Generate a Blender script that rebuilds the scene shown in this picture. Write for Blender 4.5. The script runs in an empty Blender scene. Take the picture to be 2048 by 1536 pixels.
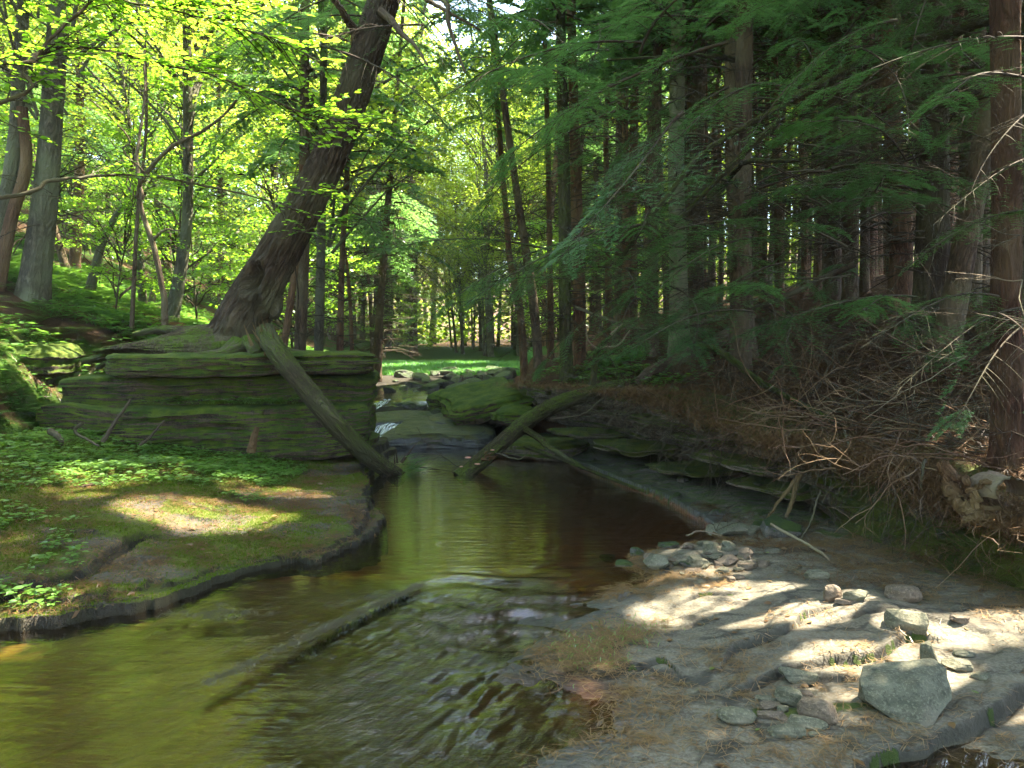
import bpy, math, random
import numpy as np
from mathutils import Vector, Matrix
PI = math.pi
R = math.radians
sc = bpy.context.scene
rng = np.random.default_rng(7)
random.seed(7)

# ------------------------------------------------------------------ camera, sky, sun, exposure
CAMZ, F, PITCH = 1.6, 1547.0, math.atan2(88, 1547)
cam = bpy.data.objects.new('camera', bpy.data.cameras.new('camera'))
sc.collection.objects.link(cam)
cam.location = (0, 0, CAMZ)
cam.rotation_euler = (PI / 2 - PITCH, 0, 0)
cam.data.sensor_width = 36
cam.data.lens = 36 * F / 2048
cam.data.clip_start = 0.05
cam.data.clip_end = 600
sc.camera = cam

SUN = Vector((0.42, 0.25, 0.87)).normalized()          # towards the sun
SUN_EL = math.asin(SUN.z)
SUN_AZ = math.atan2(SUN.x, SUN.y)
w = bpy.data.worlds.new('World'); sc.world = w; w.use_nodes = True
nt = w.node_tree
sky = nt.nodes.new('ShaderNodeTexSky'); sky.sky_type = 'NISHITA'; sky.sun_disc = False
sky.sun_elevation = SUN_EL; sky.sun_rotation = SUN_AZ
sky.air_density = 1.0; sky.dust_density = 1.5
nt.links.new(sky.outputs[0], nt.nodes['Background'].inputs[0])
nt.nodes['Background'].inputs[1].default_value = 0.15
sl = bpy.data.lights.new('sun', 'SUN'); sl.energy = 5.0; sl.angle = R(0.5); sl.color = (1, .93, .80)
so = bpy.data.objects.new('sun', sl); sc.collection.objects.link(so)
so.rotation_euler = SUN.to_track_quat('Z', 'Y').to_euler()
sc.view_settings.view_transform = 'Standard'; sc.view_settings.look = 'None'
sc.view_settings.gamma = 1; sc.view_settings.exposure = 3.42
cy = sc.cycles
cy.use_denoising = True
cy.max_bounces = 7; cy.diffuse_bounces = 5; cy.glossy_bounces = 2; cy.transmission_bounces = 4
cy.transparent_max_bounces = 6; cy.caustics_reflective = False; cy.caustics_refractive = False
cy.sample_clamp_indirect = 8
cy.use_adaptive_sampling = True; cy.adaptive_threshold = 0.012

# ------------------------------------------------------------------ numpy helpers
def _h(ix, iy, iz, s):
    x = (ix.astype(np.int64) * 374761393 + iy.astype(np.int64) * 668265263 + iz.astype(np.int64) * 2147483647 + s * 1274126177) & 0xffffffff
    x = ((x ^ (x >> 13)) * 1274126177) & 0xffffffff
    x = ((x ^ (x >> 16)) * 2246822519) & 0xffffffff
    return ((x ^ (x >> 15)) & 0xffffff) / float(0xffffff)

def vn(x, y, z=0.0, s=0):
    x, y, z = np.broadcast_arrays(np.asarray(x, float), np.asarray(y, float), np.asarray(z, float))
    ix, iy, iz = np.floor(x), np.floor(y), np.floor(z)
    fx, fy, fz = x - ix, y - iy, z - iz
    fx, fy, fz = fx * fx * (3 - 2 * fx), fy * fy * (3 - 2 * fy), fz * fz * (3 - 2 * fz)
    r = 0
    for a in (0, 1):
        for b in (0, 1):
            for c in (0, 1):
                wgt = (fx if a else 1 - fx) * (fy if b else 1 - fy) * (fz if c else 1 - fz)
                r = r + wgt * _h(ix + a, iy + b, iz + c, s)
    return r

def fbm(x, y, z=0.0, s=0, o=4):
    r, a, t = 0, 1.0, 0
    for k in range(o):
        r = r + a * vn(np.asarray(x) * 2 ** k, np.asarray(y) * 2 ** k, np.asarray(z) * 2 ** k, s + k * 17)
        t += a; a *= .5
    return r / t

def sstep(a, b, x):
    t = np.clip((np.asarray(x, float) - a) / (b - a), 0, 1)
    return t * t * (3 - 2 * t)

class Geo:
    def __init__(s): s.V = []; s.F = {3: [], 4: []}; s.A = {}; s.n = 0
    def add(s, V, Fs, **att):
        V = np.asarray(V, float).reshape(-1, 3)
        if not isinstance(Fs, (list, tuple)): Fs = [Fs]
        for f in Fs:
            f = np.asarray(f, np.int64)
            if len(f): s.F[f.shape[1]].append(f + s.n)
        for k in set(list(s.A) + list(att)):
            lst = s.A.setdefault(k, [])
            have = sum(len(a) for a in lst)
            if have < s.n: lst.append(np.zeros(s.n - have) if np.ndim(att.get(k, 0)) < 2 else np.zeros((s.n - have, 3)))
            if k in att:
                a = np.asarray(att[k], float)
                if a.ndim == 0: a = np.full(len(V), float(a))
                lst.append(a)
        s.V.append(V); s.n += len(V)
        return s
    def arrays(s):
        V = np.concatenate(s.V) if s.V else np.zeros((0, 3))
        F3 = np.concatenate(s.F[3]) if s.F[3] else np.zeros((0, 3), np.int64)
        F4 = np.concatenate(s.F[4]) if s.F[4] else np.zeros((0, 4), np.int64)
        A = {}
        for k, l in s.A.items():
            a = np.concatenate(l)
            if len(a) < len(V):
                a = np.concatenate([a, np.zeros((len(V) - len(a),) + a.shape[1:])])
            A[k] = a
        return V, F3, F4, A

def mesh(name, V, F3, F4, A=None, mat=None, smooth=True):
    me = bpy.data.meshes.new(name)
    me.vertices.add(len(V)); me.vertices.foreach_set('co', np.ascontiguousarray(V, np.float32).ravel())
    nl = F3.size + F4.size
    me.loops.add(nl); me.loops.foreach_set('vertex_index', np.concatenate([F3.ravel(), F4.ravel()]).astype(np.int32))
    nf = len(F3) + len(F4)
    me.polygons.add(nf)
    st = np.concatenate([np.arange(len(F3)) * 3, F3.size + np.arange(len(F4)) * 4]).astype(np.int32)
    me.polygons.foreach_set('loop_start', st)
    me.polygons.foreach_set('use_smooth', np.full(nf, smooth, bool))
    for k, a in (A or {}).items():
        if a.ndim == 1:
            at = me.attributes.new(k, 'FLOAT', 'POINT'); at.data.foreach_set('value', a.astype(np.float32))
        else:
            at = me.attributes.new(k, 'FLOAT_VECTOR', 'POINT'); at.data.foreach_set('vector', a.astype(np.float32).ravel())
    me.update(calc_edges=True)
    if mat: me.materials.append(mat)
    return me

def tag(o, label=None, cat=None, group=None, kind=None):
    if label: o['label'] = label
    if cat: o['category'] = cat
    if group: o['group'] = group
    if kind: o['kind'] = kind
    return o

def obj(name, g, mat=None, parent=None, smooth=True, loc=None):
    me = g if isinstance(g, bpy.types.Mesh) else mesh(name, *g.arrays(), mat=mat, smooth=smooth)
    o = bpy.data.objects.new(name, me); sc.collection.objects.link(o)
    if parent: o.parent = parent
    if loc is not None: o.location = loc
    return o

def empty(name, loc=(0, 0, 0), rz=0, label=None, cat=None, group=None):
    o = bpy.data.objects.new(name, None); sc.collection.objects.link(o)
    o.location = loc; o.rotation_euler = (0, 0, rz); o.empty_display_size = .1
    return tag(o, label, cat, group)

def norm(v):
    return v / np.maximum(np.linalg.norm(v, axis=-1, keepdims=True), 1e-9)

def tubes(P, Rd, k=3, cap=False):
    """P (M,N,3), Rd (M,N) -> V, F4, bark coordinates"""
    P = np.asarray(P, float); Rd = np.asarray(Rd, float)
    if P.ndim == 2: P = P[None]
    if Rd.ndim == 1: Rd = Rd[None]
    M, N, _ = P.shape
    T = norm(np.gradient(P, axis=1))
    mean = norm(P[:, -1] - P[:, 0])
    ref = np.where(np.abs(mean[:, 2:3]) < .75, np.array([[0, 0, 1.]]), np.array([[0, 1., 0]]))[:, None, :]
    U = norm(np.cross(T, np.broadcast_to(ref, T.shape))); W = np.cross(T, U)
    a = np.arange(k) * 2 * PI / k
    C, S_ = np.cos(a)[None, None, :, None], np.sin(a)[None, None, :, None]
    off = C * U[:, :, None] + S_ * W[:, :, None]
    V = P[:, :, None] + Rd[:, :, None, None] * off
    seg = np.linalg.norm(np.diff(P, axis=1), axis=-1)
    L = np.concatenate([np.zeros((M, 1)), np.cumsum(seg, 1)], 1)
    rm = Rd.mean(1)[:, None, None]
    bc = np.stack([np.broadcast_to(np.cos(a)[None, None], (M, N, k)) * rm, np.broadcast_to(np.sin(a)[None, None], (M, N, k)) * rm,
                   np.broadcast_to(L[:, :, None], (M, N, k))], -1)
    idx = np.arange(M * N * k).reshape(M, N, k)
    a0 = idx[:, :-1]; a1 = idx[:, 1:]
    F4 = np.stack([a0, np.roll(a0, -1, 2), np.roll(a1, -1, 2), a1], -1).reshape(-1, 4)
    return V.reshape(-1, 3), F4, bc.reshape(-1, 3), off.reshape(-1, 3)

def catmull(pts, n):
    p = np.asarray(pts, float)
    if len(p) == 2: return p[0] + (p[1] - p[0]) * np.linspace(0, 1, n)[:, None]
    d = np.concatenate([[0], np.cumsum(np.linalg.norm(np.diff(p[:, :3], axis=0), axis=1))])
    q = np.concatenate([[2 * p[0] - p[1]], p, [2 * p[-1] - p[-2]]])
    t = np.linspace(0, d[-1], n)
    i = np.clip(np.searchsorted(d, t, 'right') - 1, 0, len(p) - 2)
    u = ((t - d[i]) / (d[i + 1] - d[i]))[:, None]
    a, b, c, e = q[i], q[i + 1], q[i + 2], q[i + 3]
    return .5 * (2 * b + (c - a) * u + (2 * a - 5 * b + 4 * c - e) * u ** 2 + (3 * b - a - 3 * c + e) * u ** 3)

def grid_faces(nr, nc):
    i = np.arange(nr * nc).reshape(nr, nc)
    return np.stack([i[:-1, :-1], i[:-1, 1:], i[1:, 1:], i[1:, :-1]], -1).reshape(-1, 4)

def rotz(V, a):
    c, s = np.cos(a), np.sin(a); x, y = V[..., 0], V[..., 1]
    return np.stack([c * x - s * y, s * x + c * y, V[..., 2]], -1)

def scatter(TV, TF, P, az, sc_, up=None, rnd=None, tilt=None):
    """copies of a small template merged in one mesh; TV (n,3), P (m,3)"""
    m, n = len(P), len(TV)
    V = np.broadcast_to(TV, (m, n, 3)) * np.asarray(sc_).reshape(m, 1, 1)
    if tilt is not None:
        c, s = np.cos(tilt)[:, None], np.sin(tilt)[:, None]
        V = np.stack([V[..., 0], c * V[..., 1] - s * V[..., 2], s * V[..., 1] + c * V[..., 2]], -1)
    V = rotz(V, np.asarray(az)[:, None]) + P[:, None]
    Fs = [(f[None] + (np.arange(m) * n)[:, None, None]).reshape(-1, f.shape[1]) for f in TF]
    v = np.repeat(rng.random(m) if rnd is None else rnd, n)
    return V.reshape(-1, 3), Fs, v

# ------------------------------------------------------------------ photograph geometry
def ray(u, v):
    d = np.array([(u - 1024) / F, math.cos(PITCH) + (768 - v) / F * math.sin(PITCH), -math.sin(PITCH) + (768 - v) / F * math.cos(PITCH)])
    return d / d[1]
def at(u, v, Y): return np.array([0, 0, CAMZ]) + ray(u, v) * Y
def onz(u, v, z):
    d = ray(u, v); return np.array([0, 0, CAMZ]) + d * ((z - CAMZ) / d[2])

# ------------------------------------------------------------------ terrain shape
XL = np.array([(-20, -3.4), (3.6, -3.2), (4.4, -2.8), (5, -2.2), (6, -1.3), (7, -1.25), (9, -1.75), (10.5, -1.95), (12, -2.2), (15, -2.9), (18, -3.5), (25, -4.6), (35, -5), (60, -5), (200, -5)])
XR = np.array([(-20, 3.4), (3.6, 3.35), (4.5, 3.0), (5.05, 2.72), (6.2, 2.45), (6.8, 1.8), (9.3, 1.05), (11, .45), (12, -.05), (13, -.35), (16, -.3), (20, -.2), (25, -.1), (35, .6), (60, 2), (200, 2)])
XS = np.array([(-5, 0.0), (2.5, .05), (2.95, .05), (3.13, .3), (3.44, .38), (3.75, .12), (4.06, .25), (4.4, .42), (4.75, .62), (5.2, .85), (5.5, .72), (5.75, 1.05), (6.1, 1.45), (6.5, 1.72), (6.8, 1.72), (9.3, 1.0), (11.6, .15), (12.5, -.5), (20, -1)])
xl = lambda y: np.interp(y, XL[:, 0], XL[:, 1])
xr = lambda y: np.interp(y, XR[:, 0], XR[:, 1])
xs = lambda y: np.interp(y, XS[:, 0], XS[:, 1])
zc = lambda y: np.interp(y, [-20, 10.8, 11.8, 13, 15, 17, 25, 35, 60, 90, 140, 200], [-.35, -.35, -.1, .12, .35, .5, .78, 1.0, 1.3, 2.5, 9, 20])
whf = lambda y: np.interp(y, [-5, 3.6, 4.5, 5, 5.5, 6.5, 9, 12, 14, 20, 40], [.45, .45, .48, .52, .62, .7, .92, .85, .6, .45, .3])
wback = lambda y: np.interp(y, [5.8, 6.8, 11.5, 13], [.35, 1.0, 1.0, .2])     # distance from the foot to where the soil starts

def H(x, y):
    """forest floor"""
    x = np.asarray(x, float); y = np.asarray(y, float)
    base = zc(y)
    dl = xl(y) - x
    up = sstep(.0, 1.4, dl) * np.interp(y, [11, 14, 20, 30, 60], [.95, .75, .35, .2, .1])
    hl = base + up + .36 * np.clip(dl - 1.2, 0, None) ** 1.05 * np.interp(dl, [0, 5, 14, 30, 60], [.9, .9, 1, .85, .7])
    hn = -.05 + sstep(4.7, 6.2, -x) * 1.35 + .40 * np.clip(-x - 5.6, 0, None)
    k = sstep(10.2, 11.2, y - .0 * x)
    hl = np.where(dl > 0, hn * (1 - k) + hl * k, base)
    dr = x - xr(y) - wback(y) - .25
    wz = whf(y) + np.maximum(base, 0)
    hr = base + (wz - base) * sstep(0, .3, dr) + .24 * np.clip(dr, 0, None) * np.interp(dr, [0, 6, 20, 60], [.8, 1, .8, .6])
    h = np.where(dl > 0, hl, np.where(dr > 0, hr, base))
    n = (fbm(x * .7, y * .7, 0, 3, 4) - .5) * .35 + (fbm(x * 3, y * 3, 0, 5, 3) - .5) * .10
    side = np.where(dl > 0, sstep(.3, 2, dl), np.where(dr > 0, sstep(.3, 1.5, dr), .12))
    return h + n * side

def seg_d(x, y, a, b):
    ax, ay = a[:2]; bx, by = b[:2]; dx, dy = bx - ax, by - ay
    t = np.clip(((x - ax) * dx + (y - ay) * dy) / (dx * dx + dy * dy), 0, 1)
    return np.hypot(x - ax - t * dx, y - ay - t * dy), t

WZ = lambda y: np.interp(y, [-5, 3.2, 4.9, 5.2, 12], [-.075, -.06, -.012, 0, 0])      # water level
def terr(t, n):
    """cut a height into flat terraces with a crisp riser"""
    q = t * n; i = np.floor(q); f = q - i
    return (i + sstep(.86, 1.0, f)) / n, sstep(.80, .90, f)
SHELF_STEPS = [(np.array([onz(u, v, .08)[:2] for u, v in pp]), hs, 0) for pp, hs in (
    ([(1350, 1238), (1385, 1222), (1440, 1230)], .012), ([(1425, 1318), (1468, 1276), (1570, 1258), (1605, 1226), (1665, 1210)], .024), ([(1450, 1352), (1500, 1340), (1570, 1318), (1700, 1298), (1770, 1290), (1815, 1264), (1900, 1262)], .026),
    ([(1590, 1342), (1660, 1322), (1745, 1332)], .014), ([(1560, 1515), (1640, 1496), (1720, 1474), (1850, 1448), (1950, 1405), (2060, 1352), (2150, 1310)], .075), ([(1180, 1275), (1260, 1300), (1330, 1290), (1400, 1330)], .012), ([(1660, 1235), (1780, 1222), (1900, 1235)], .012), ([(1330, 1200), (1400, 1180), (1500, 1186)], .008))]
def B(x, y, full=False):
    """bedrock of the stream: pool, riffle and the bare shelf"""
    x = np.asarray(x, float); y = np.asarray(y, float)
    wob = (fbm(x * 1.3, y * 1.3, 0, 11, 4) - .5) * .5 + (fbm(x * 6, y * 6, 0, 12, 2) - .5) * .1
    d = x - xs(y) + wob * np.interp(y, [6, 7], [1, .3])
    near = 1 - sstep(6.2, 6.8, y)
    s = np.where(d > 0, 1 - np.exp(-np.clip(d, 0, None) * .75), 0)
    slope_y = np.interp(y, [2.2, 3.2, 4.6, 6.5], [-.10, -.02, .0, .02])
    t0 = .012 + s * .13 + slope_y * sstep(0, 1, d) + (fbm(x * .9 + y * .5, y * 1.5 - x * .4, 0, 21, 3) - .5) * .09 * sstep(0, .5, d)
    t0 = t0 + (fbm(x * 5, y * 7, 0, 23, 3) - .5) * .012
    tt, riser = terr(t0, 30)
    tt = tt * .45 + t0 * .55; riser = riser * .35
    wv = (fbm(x * 4, y * 4, 0, 24, 4) - .5) * .10
    for i, (P_, hs, wm) in enumerate(SHELF_STEPS):
        dy = y + wv - np.interp(x, P_[:, 0], P_[:, 1])
        fade = sstep(P_[0, 0] - .05, P_[0, 0] + .18, x) * sstep(P_[-1, 0] + .05, P_[-1, 0] - .18, x)
        far = np.exp(-np.clip(dy, 0, None) / (.5 if hs < .04 else 1.5)) if hs < .04 else 1.0
        if hs < .04: tt = tt + 1.5 * hs * sstep(-.004, .014, dy) * fade * far
        else: tt = tt - hs * sstep(.012, -.012, dy) * fade
        riser = np.maximum(riser, np.exp(-(dy / .016) ** 2) * fade)
        tt = tt - .016 * np.exp(-((dy + .010) / .012) ** 2) * fade
    shelf = WZ(y) + tt * near + (.07 + .03 * sstep(.2, .5, d)) * (1 - near)
    rough = (fbm(x * 9, y * 9, 0, 22, 3) - .5) * .012 + (vn(x * 3 + y * 2, y * 22 - x * 6, 0, 25) - .5) * .006
    # under water
    ch = np.interp(y, [2, 3.6, 4.9, 5.3, 6.3, 10.8, 11.6], [.05, .055, .04, .06, .26, .3, .12])
    leftd = sstep(-.2, -1.6, x) * np.interp(y, [4.6, 5.4], [.015, .0])
    bed = WZ(y) - ch * sstep(0, -.55, d) - leftd + (fbm(x * 4 - y * 3, y * 2 + x * 2, 0, 31, 4) - .5) * np.interp(y, [4.9, 5.6], [.07, .03])
    h = np.where(d > 0, shelf, bed) + rough
    q, t = seg_d(x + (vn(x * 5, y * 5, 0, 41) - .5) * .06, y, (-.60, 4.93), (-1.42, 3.5))
    ridge = np.exp(-(q / .030) ** 2) * np.interp(t, [0, .1, .6, 1], [.7, 1, .9, .4])
    q2, t2 = seg_d(x, y + (vn(x * 5, y * 5, 0, 42) - .5) * .1, (-2.05, 4.35), (-1.62, 4.62))
    ridge = np.maximum(ridge, np.exp(-(q2 / .07) ** 2) * .8)
    h = np.where(d < 0, np.maximum(h, WZ(y) + .055 * ridge * (.7 + .6 * vn(x * 14, y * 14, 0, 43)) - .02 - (1 - ridge) * .3), h)
    if full: return h, d, riser * (d > 0) * near, ridge, tt
    return h

LP = [onz(u, v, z)[:2] for u, v, z in ((0, 1240, .03), (150, 1222, .03), (300, 1190, .04), (420, 1150, .05), (520, 1128, .05), (640, 1098, .06), (712, 1078, .08), (738, 1045, .1), (748, 1020, .12), (738, 985, .17), (735, 940, .2), (730, 905, .22))]
LP = np.array([(-9, 1.5), (-3.7, 3.3)] + [tuple(p) for p in LP] + [(-1.75, 11.2), (-9, 11.2)])
def sdf_poly(x, y, P):
    d = np.full(np.shape(x), 1e9); ins = np.zeros(np.shape(x), bool)
    for i in range(len(P)):
        a, b = P[i], P[(i + 1) % len(P)]
        d = np.minimum(d, seg_d(x, y, a, b)[0])
        c = (a[1] > y) != (b[1] > y)
        with np.errstate(divide='ignore', invalid='ignore'):
            xi = (b[0] - a[0]) * (y - a[1]) / (b[1] - a[1] if b[1] != a[1] else 1e-9) + a[0]
        ins ^= c & (x < xi)
    return np.where(ins, -d, d)
STEP = [onz(u, v, .1)[:2] for u, v in ((-60, 1215), (0, 1192), (90, 1170), (165, 1148), (225, 1110), (290, 1085), (400, 1075))]
def LT(x, y, full=False):
    x = np.asarray(x, float); y = np.asarray(y, float)
    wob = (fbm(x * 2.2, y * 2.2, 0, 51, 4) - .5) * .22 * (y < 9.5) * sstep(-1.2, -1.9, x)
    wob = wob + (vn(x * 14, y * 14, 0, 52) - .5) * .03
    sd = sdf_poly(x, y, LP) + wob + .03
    u_ = x * .9 + y * .45 + .3 * vn(x * 2, y * 2, 0, 61)
    jag = lambda f_, s_, a_: (_h(np.floor(u_ * f_), np.zeros_like(u_), np.zeros_like(u_), s_) - .5) * a_ * (y < 9)
    sd = sd + jag(3.1, 1, .09) + jag(9.0, 2, .035)
    ins = np.clip(-sd, 0, None)
    top = .055 + .05 * sstep(5.2, 6.6, y) + .12 * sstep(0, 2.2, ins) + .06 * sstep(8, 9.5, y)
    top = top + .14 * np.exp(-(((x + 3.55) / .55) ** 2 + ((y - 7.5) / .35) ** 2)) + .25 * sstep(-3.6, -5, x) * sstep(4.5, 6.5, y)
    # upper layer left of the dark crack
    ds = np.full(np.shape(x), 1e9)
    for a, b in zip(STEP[:-1], STEP[1:]): ds = np.minimum(ds, seg_d(x, y, a, b)[0])
    ystep = np.interp(x, [p[0] for p in STEP], [p[1] for p in STEP], right=20)
    up = sstep(0, .05, y - ystep + (vn(x * 8, y * 8, 0, 56) - .5) * .12) * (x < STEP[-1][0])
    fade = sstep(STEP[-1][0], STEP[-1][0] - .6, x)
    top = top + .065 * up * fade
    crack = np.exp(-(ds / .03) ** 2) * fade
    t2, ri = terr(fbm(x * .8 + 3, y * 1.6, 0, 57, 3) * .22, 22)
    top = top + t2 * .6 - .05 + (fbm(x * 8, y * 8, 0, 58, 3) - .5) * .028 - crack * .07
    e = sstep(-.012, .012, sd)
    h = top * (1 - e) + (-.45) * e
    sd2 = sd + (fbm(x * 3, y * 3, 0, 59, 3) - .5) * .26 + jag(2.3, 3, .12) + jag(7, 4, .04)
    e2 = sstep(.06, .09, sd2); h = np.maximum(h, (.045 + .0 * x) * (1 - e2) - .45 * e2)
    sd3 = sd + (fbm(x * 2.3, y * 2.3, 0, 60, 3) - .5) * .34 + jag(2.7, 5, .14) + jag(8, 6, .04)
    e3 = sstep(-.10, -.07, sd3); h = h - .035 * e3 * (1 - e) * (y < 7)
    if full: return h, sd, crack, ri, up * fade
    return h

def surf(x, y):
    return np.maximum(H(x, y), np.where((np.asarray(y) < 12.4) & (x > -4.5) & (x < 4), B(x, y), np.where((np.asarray(y) < 12.4), -9, -9)))
def allsurf(x, y):
    s = surf(x, y)
    return np.maximum(s, np.where((np.asarray(y) < 11) & (np.asarray(x) < -1), LT(x, y), -9))
def G(u, v, f=allsurf, y0=2.0, y1=140):
    """where the sight line through a point of the photograph meets the ground"""
    d = ray(u, v)
    Y = np.concatenate([np.arange(y0, 30, .02), np.arange(30, y1, .2)])
    z = CAMZ + d[2] * Y
    hit = np.nonzero(z <= f(d[0] * Y, Y))[0]
    Yh = Y[hit[0]] if len(hit) else y1
    return np.array([d[0] * Yh, Yh, float(f(np.array(d[0] * Yh), np.array(Yh)))])

# ------------------------------------------------------------------ materials
class NT:
    def __init__(s, name):
        s.m = bpy.data.materials.new(name); s.m.use_nodes = True; s.t = s.m.node_tree; s.t.nodes.clear()
        s.out = s.t.nodes.new('ShaderNodeOutputMaterial')
    def n(s, ty, props=None, **inp):
        nd = s.t.nodes.new('ShaderNode' + ty)
        for k, v in (props or {}).items(): setattr(nd, k, v)
        for k, v in inp.items():
            key = int(k[1:]) if k[0] == 'i' and k[1:].isdigit() else k.replace('_', ' ')
            s.set(nd.inputs[key], v)
        return nd
    def set(s, sock, v):
        if isinstance(v, bpy.types.NodeSocket): s.t.links.new(v, sock)
        elif isinstance(v, bpy.types.Node): s.t.links.new(v.outputs[0], sock)
        else:
            if sock.type == 'RGBA' and not hasattr(v, '__len__'): v = (v, v, v, 1)
            if sock.type == 'RGBA' and len(v) == 3: v = (*v, 1)
            sock.default_value = v
    def math(s, op, a, b=0.0, c=None, clamp=False):
        nd = s.n('Math', {'operation': op, 'use_clamp': clamp}, i0=a, i1=b)
        if c is not None: s.set(nd.inputs[2], c)
        return nd.outputs[0]
    def mix(s, f, a, b, mode='MIX'):
        nd = s.t.nodes.new('ShaderNodeMix'); nd.data_type = 'RGBA'; nd.blend_type = mode
        s.set(nd.inputs[0], f); s.set(nd.inputs[6], a); s.set(nd.inputs[7], b)
        return nd.outputs[2]
    def ramp(s, f, lo, hi):
        nd = s.n('MapRange', None, i0=f, i1=lo, i2=hi); nd.interpolation_type = 'SMOOTHSTEP'
        return nd.outputs[0]
    def map(s, vec, scale, rot=(0, 0, 0)):
        return s.n('Mapping', None, i0=vec, i2=rot, i3=scale).outputs[0]
    def noise(s, vec, scale, detail=3, rough=.5, dist=0.0):
        return s.n('TexNoise', None, Vector=vec, Scale=scale, Detail=detail, Roughness=rough, Distortion=dist).outputs[0]
    def att(s, name, vec=False):
        nd = s.n('Attribute', {'attribute_name': name}); return nd.outputs['Vector' if vec else 'Fac']
    def bump(s, h, strength=.5, dist=.02, normal=None):
        nd = s.n('Bump', None, Strength=strength, Distance=dist, Height=h)
        if normal is not None: s.set(nd.inputs['Normal'], normal)
        return nd.outputs[0]
    def bsdf(s, col, rough=.8, normal=None, spec=.3):
        b = s.n('BsdfPrincipled', None, Base_Color=col, Roughness=rough)
        s.set(b.inputs['Specular IOR Level'], spec)
        if normal is not None: s.set(b.inputs['Normal'], normal)
        return b.outputs[0]
    def end(s, sh): s.t.links.new(sh, s.out.inputs[0]); return s.m

def leaf_mat(name, c0, c1, t0, t1, tr=.45, gloss=.06, odd=None):
    m = NT(name); v = m.att('v'); r = m.n('ObjectInfo').outputs['Random']
    f = m.math('ADD', m.math('MULTIPLY', v, .75), m.math('MULTIPLY', r, .25))
    c = m.mix(f, c0, c1); t = m.mix(f, t0, t1)
    if odd: c = m.mix(m.math('GREATER_THAN', v, .965), c, odd); t = m.mix(m.math('GREATER_THAN', v, .965), t, odd)
    d = m.n('BsdfDiffuse', None, Color=c).outputs[0]; tl = m.n('BsdfTranslucent', None, Color=t).outputs[0]
    a = m.n('MixShader', None, i0=tr, i1=d, i2=tl).outputs[0]
    g = m.n('BsdfGlossy', None, Color=(1, 1, 1, 1), Roughness=.38).outputs[0]
    return m.end(m.n('MixShader', None, i0=gloss, i1=a, i2=g).outputs[0])

M = {}
M['broad'] = leaf_mat('broad_leaves', (.07, .15, .012), (.14, .22, .02), (.34, .54, .03), (.60, .72, .06), .6, .04, (.35, .30, .03))
M['sapling'] = leaf_mat('beech_leaves', (.05, .14, .012), (.10, .20, .015), (.24, .50, .02), (.42, .66, .04), .55, .05)
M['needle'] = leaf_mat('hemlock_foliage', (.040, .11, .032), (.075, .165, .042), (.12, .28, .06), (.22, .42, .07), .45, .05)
M['needle_light'] = leaf_mat('sunlit_tint_hemlock_foliage', (.04, .115, .030), (.08, .16, .035), (.16, .36, .08), (.28, .48, .10), .48, .05)  # lighter copy of the hemlock foliage, sunlight put into its colours
M['fern'] = leaf_mat('fern_fronds', (.04, .12, .015), (.08, .18, .025), (.14, .32, .03), (.24, .42, .05), .4, .04)
M['plant'] = leaf_mat('low_plant_leaves', (.05, .13, .012), (.10, .19, .02), (.16, .34, .03), (.26, .44, .04), .4, .06)
M['grass'] = leaf_mat('grass_blades', (.035, .14, .03), (.06, .19, .03), (.12, .36, .05), (.2, .45, .05), .4, .04)
M['straw'] = leaf_mat('dry_needles', (.07, .033, .012), (.20, .11, .04), (.1, .05, .02), (.2, .1, .04), .15, .04, (.05, .03, .018))
M['mossblade'] = leaf_mat('moss_tips', (.045, .085, .006), (.09, .13, .012), (.12, .2, .01), (.2, .28, .02), .3, .0)

def bark_mat(name, c0, c1, moss=0.0, sx=16, sz=3.2, bump=.9, dist=.02, mosscol=(.05, .085, .012)):
    m = NT(name); bc = m.att('bc', True)
    v = m.map(bc, (sx, sx, sz))
    n1 = m.noise(v, 1.0, 4, .6, .6)
    rid = m.math('ABSOLUTE', m.math('SUBTRACT', n1, .5)); rid = m.math('MULTIPLY', rid, 6, clamp=True)
    n2 = m.noise(m.map(bc, (sx * 3, sx * 3, sz * 4)), 1.0, 3)
    n3 = m.noise(m.n('TexCoord').outputs['Object'], 1.3, 3)
    r = m.n('ObjectInfo').outputs['Random']
    c = m.mix(m.math('ADD', m.math('MULTIPLY', rid, .6), m.math('MULTIPLY', n2, .4)), c0, c1)
    c = m.mix(m.ramp(n3, .35, .7), c, (c1[0] * .8 + .02, c1[1] * .95 + .025, c1[2] * .8 + .015))
    c = m.mix(m.math('MULTIPLY', r, .35), c, m.mix(1, c, (.55, .5, .48, 1), 'MULTIPLY'))
    if moss:
        mo = m.noise(m.map(bc, (3, 3, 2)), 1.0, 5, .65)
        fine = m.noise(m.map(bc, (60, 60, 60)), 1.0, 2)
        f = m.ramp(m.math('ADD', mo, m.math('MULTIPLY', m.math('SUBTRACT', fine, .5), .5)), 1.02 - moss, 1.18 - moss)
        zn = m.n('SeparateXYZ', None, i0=m.n('NewGeometry').outputs['Normal']).outputs[2]
        f = m.math('MULTIPLY', f, m.ramp(zn, -.7, .5))
        c = m.mix(f, c, m.mix(fine, mosscol, (mosscol[0] * 2, mosscol[1] * 1.9, mosscol[2] * 2)))
    hgt = m.math('ADD', rid, m.math('MULTIPLY', n2, .35))
    return m.end(m.bsdf(c, .9, m.bump(hgt, bump, dist), .15))
M['bark'] = bark_mat('rough_brown_bark', (.022, .014, .009), (.19, .12, .075), .25)
M['bark_red'] = bark_mat('reddish_hemlock_bark', (.028, .013, .008), (.24, .12, .068), .15)
M['bark_dred'] = bark_mat('dark_red_bark', (.018, .008, .005), (.13, .058, .034), .2)
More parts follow.
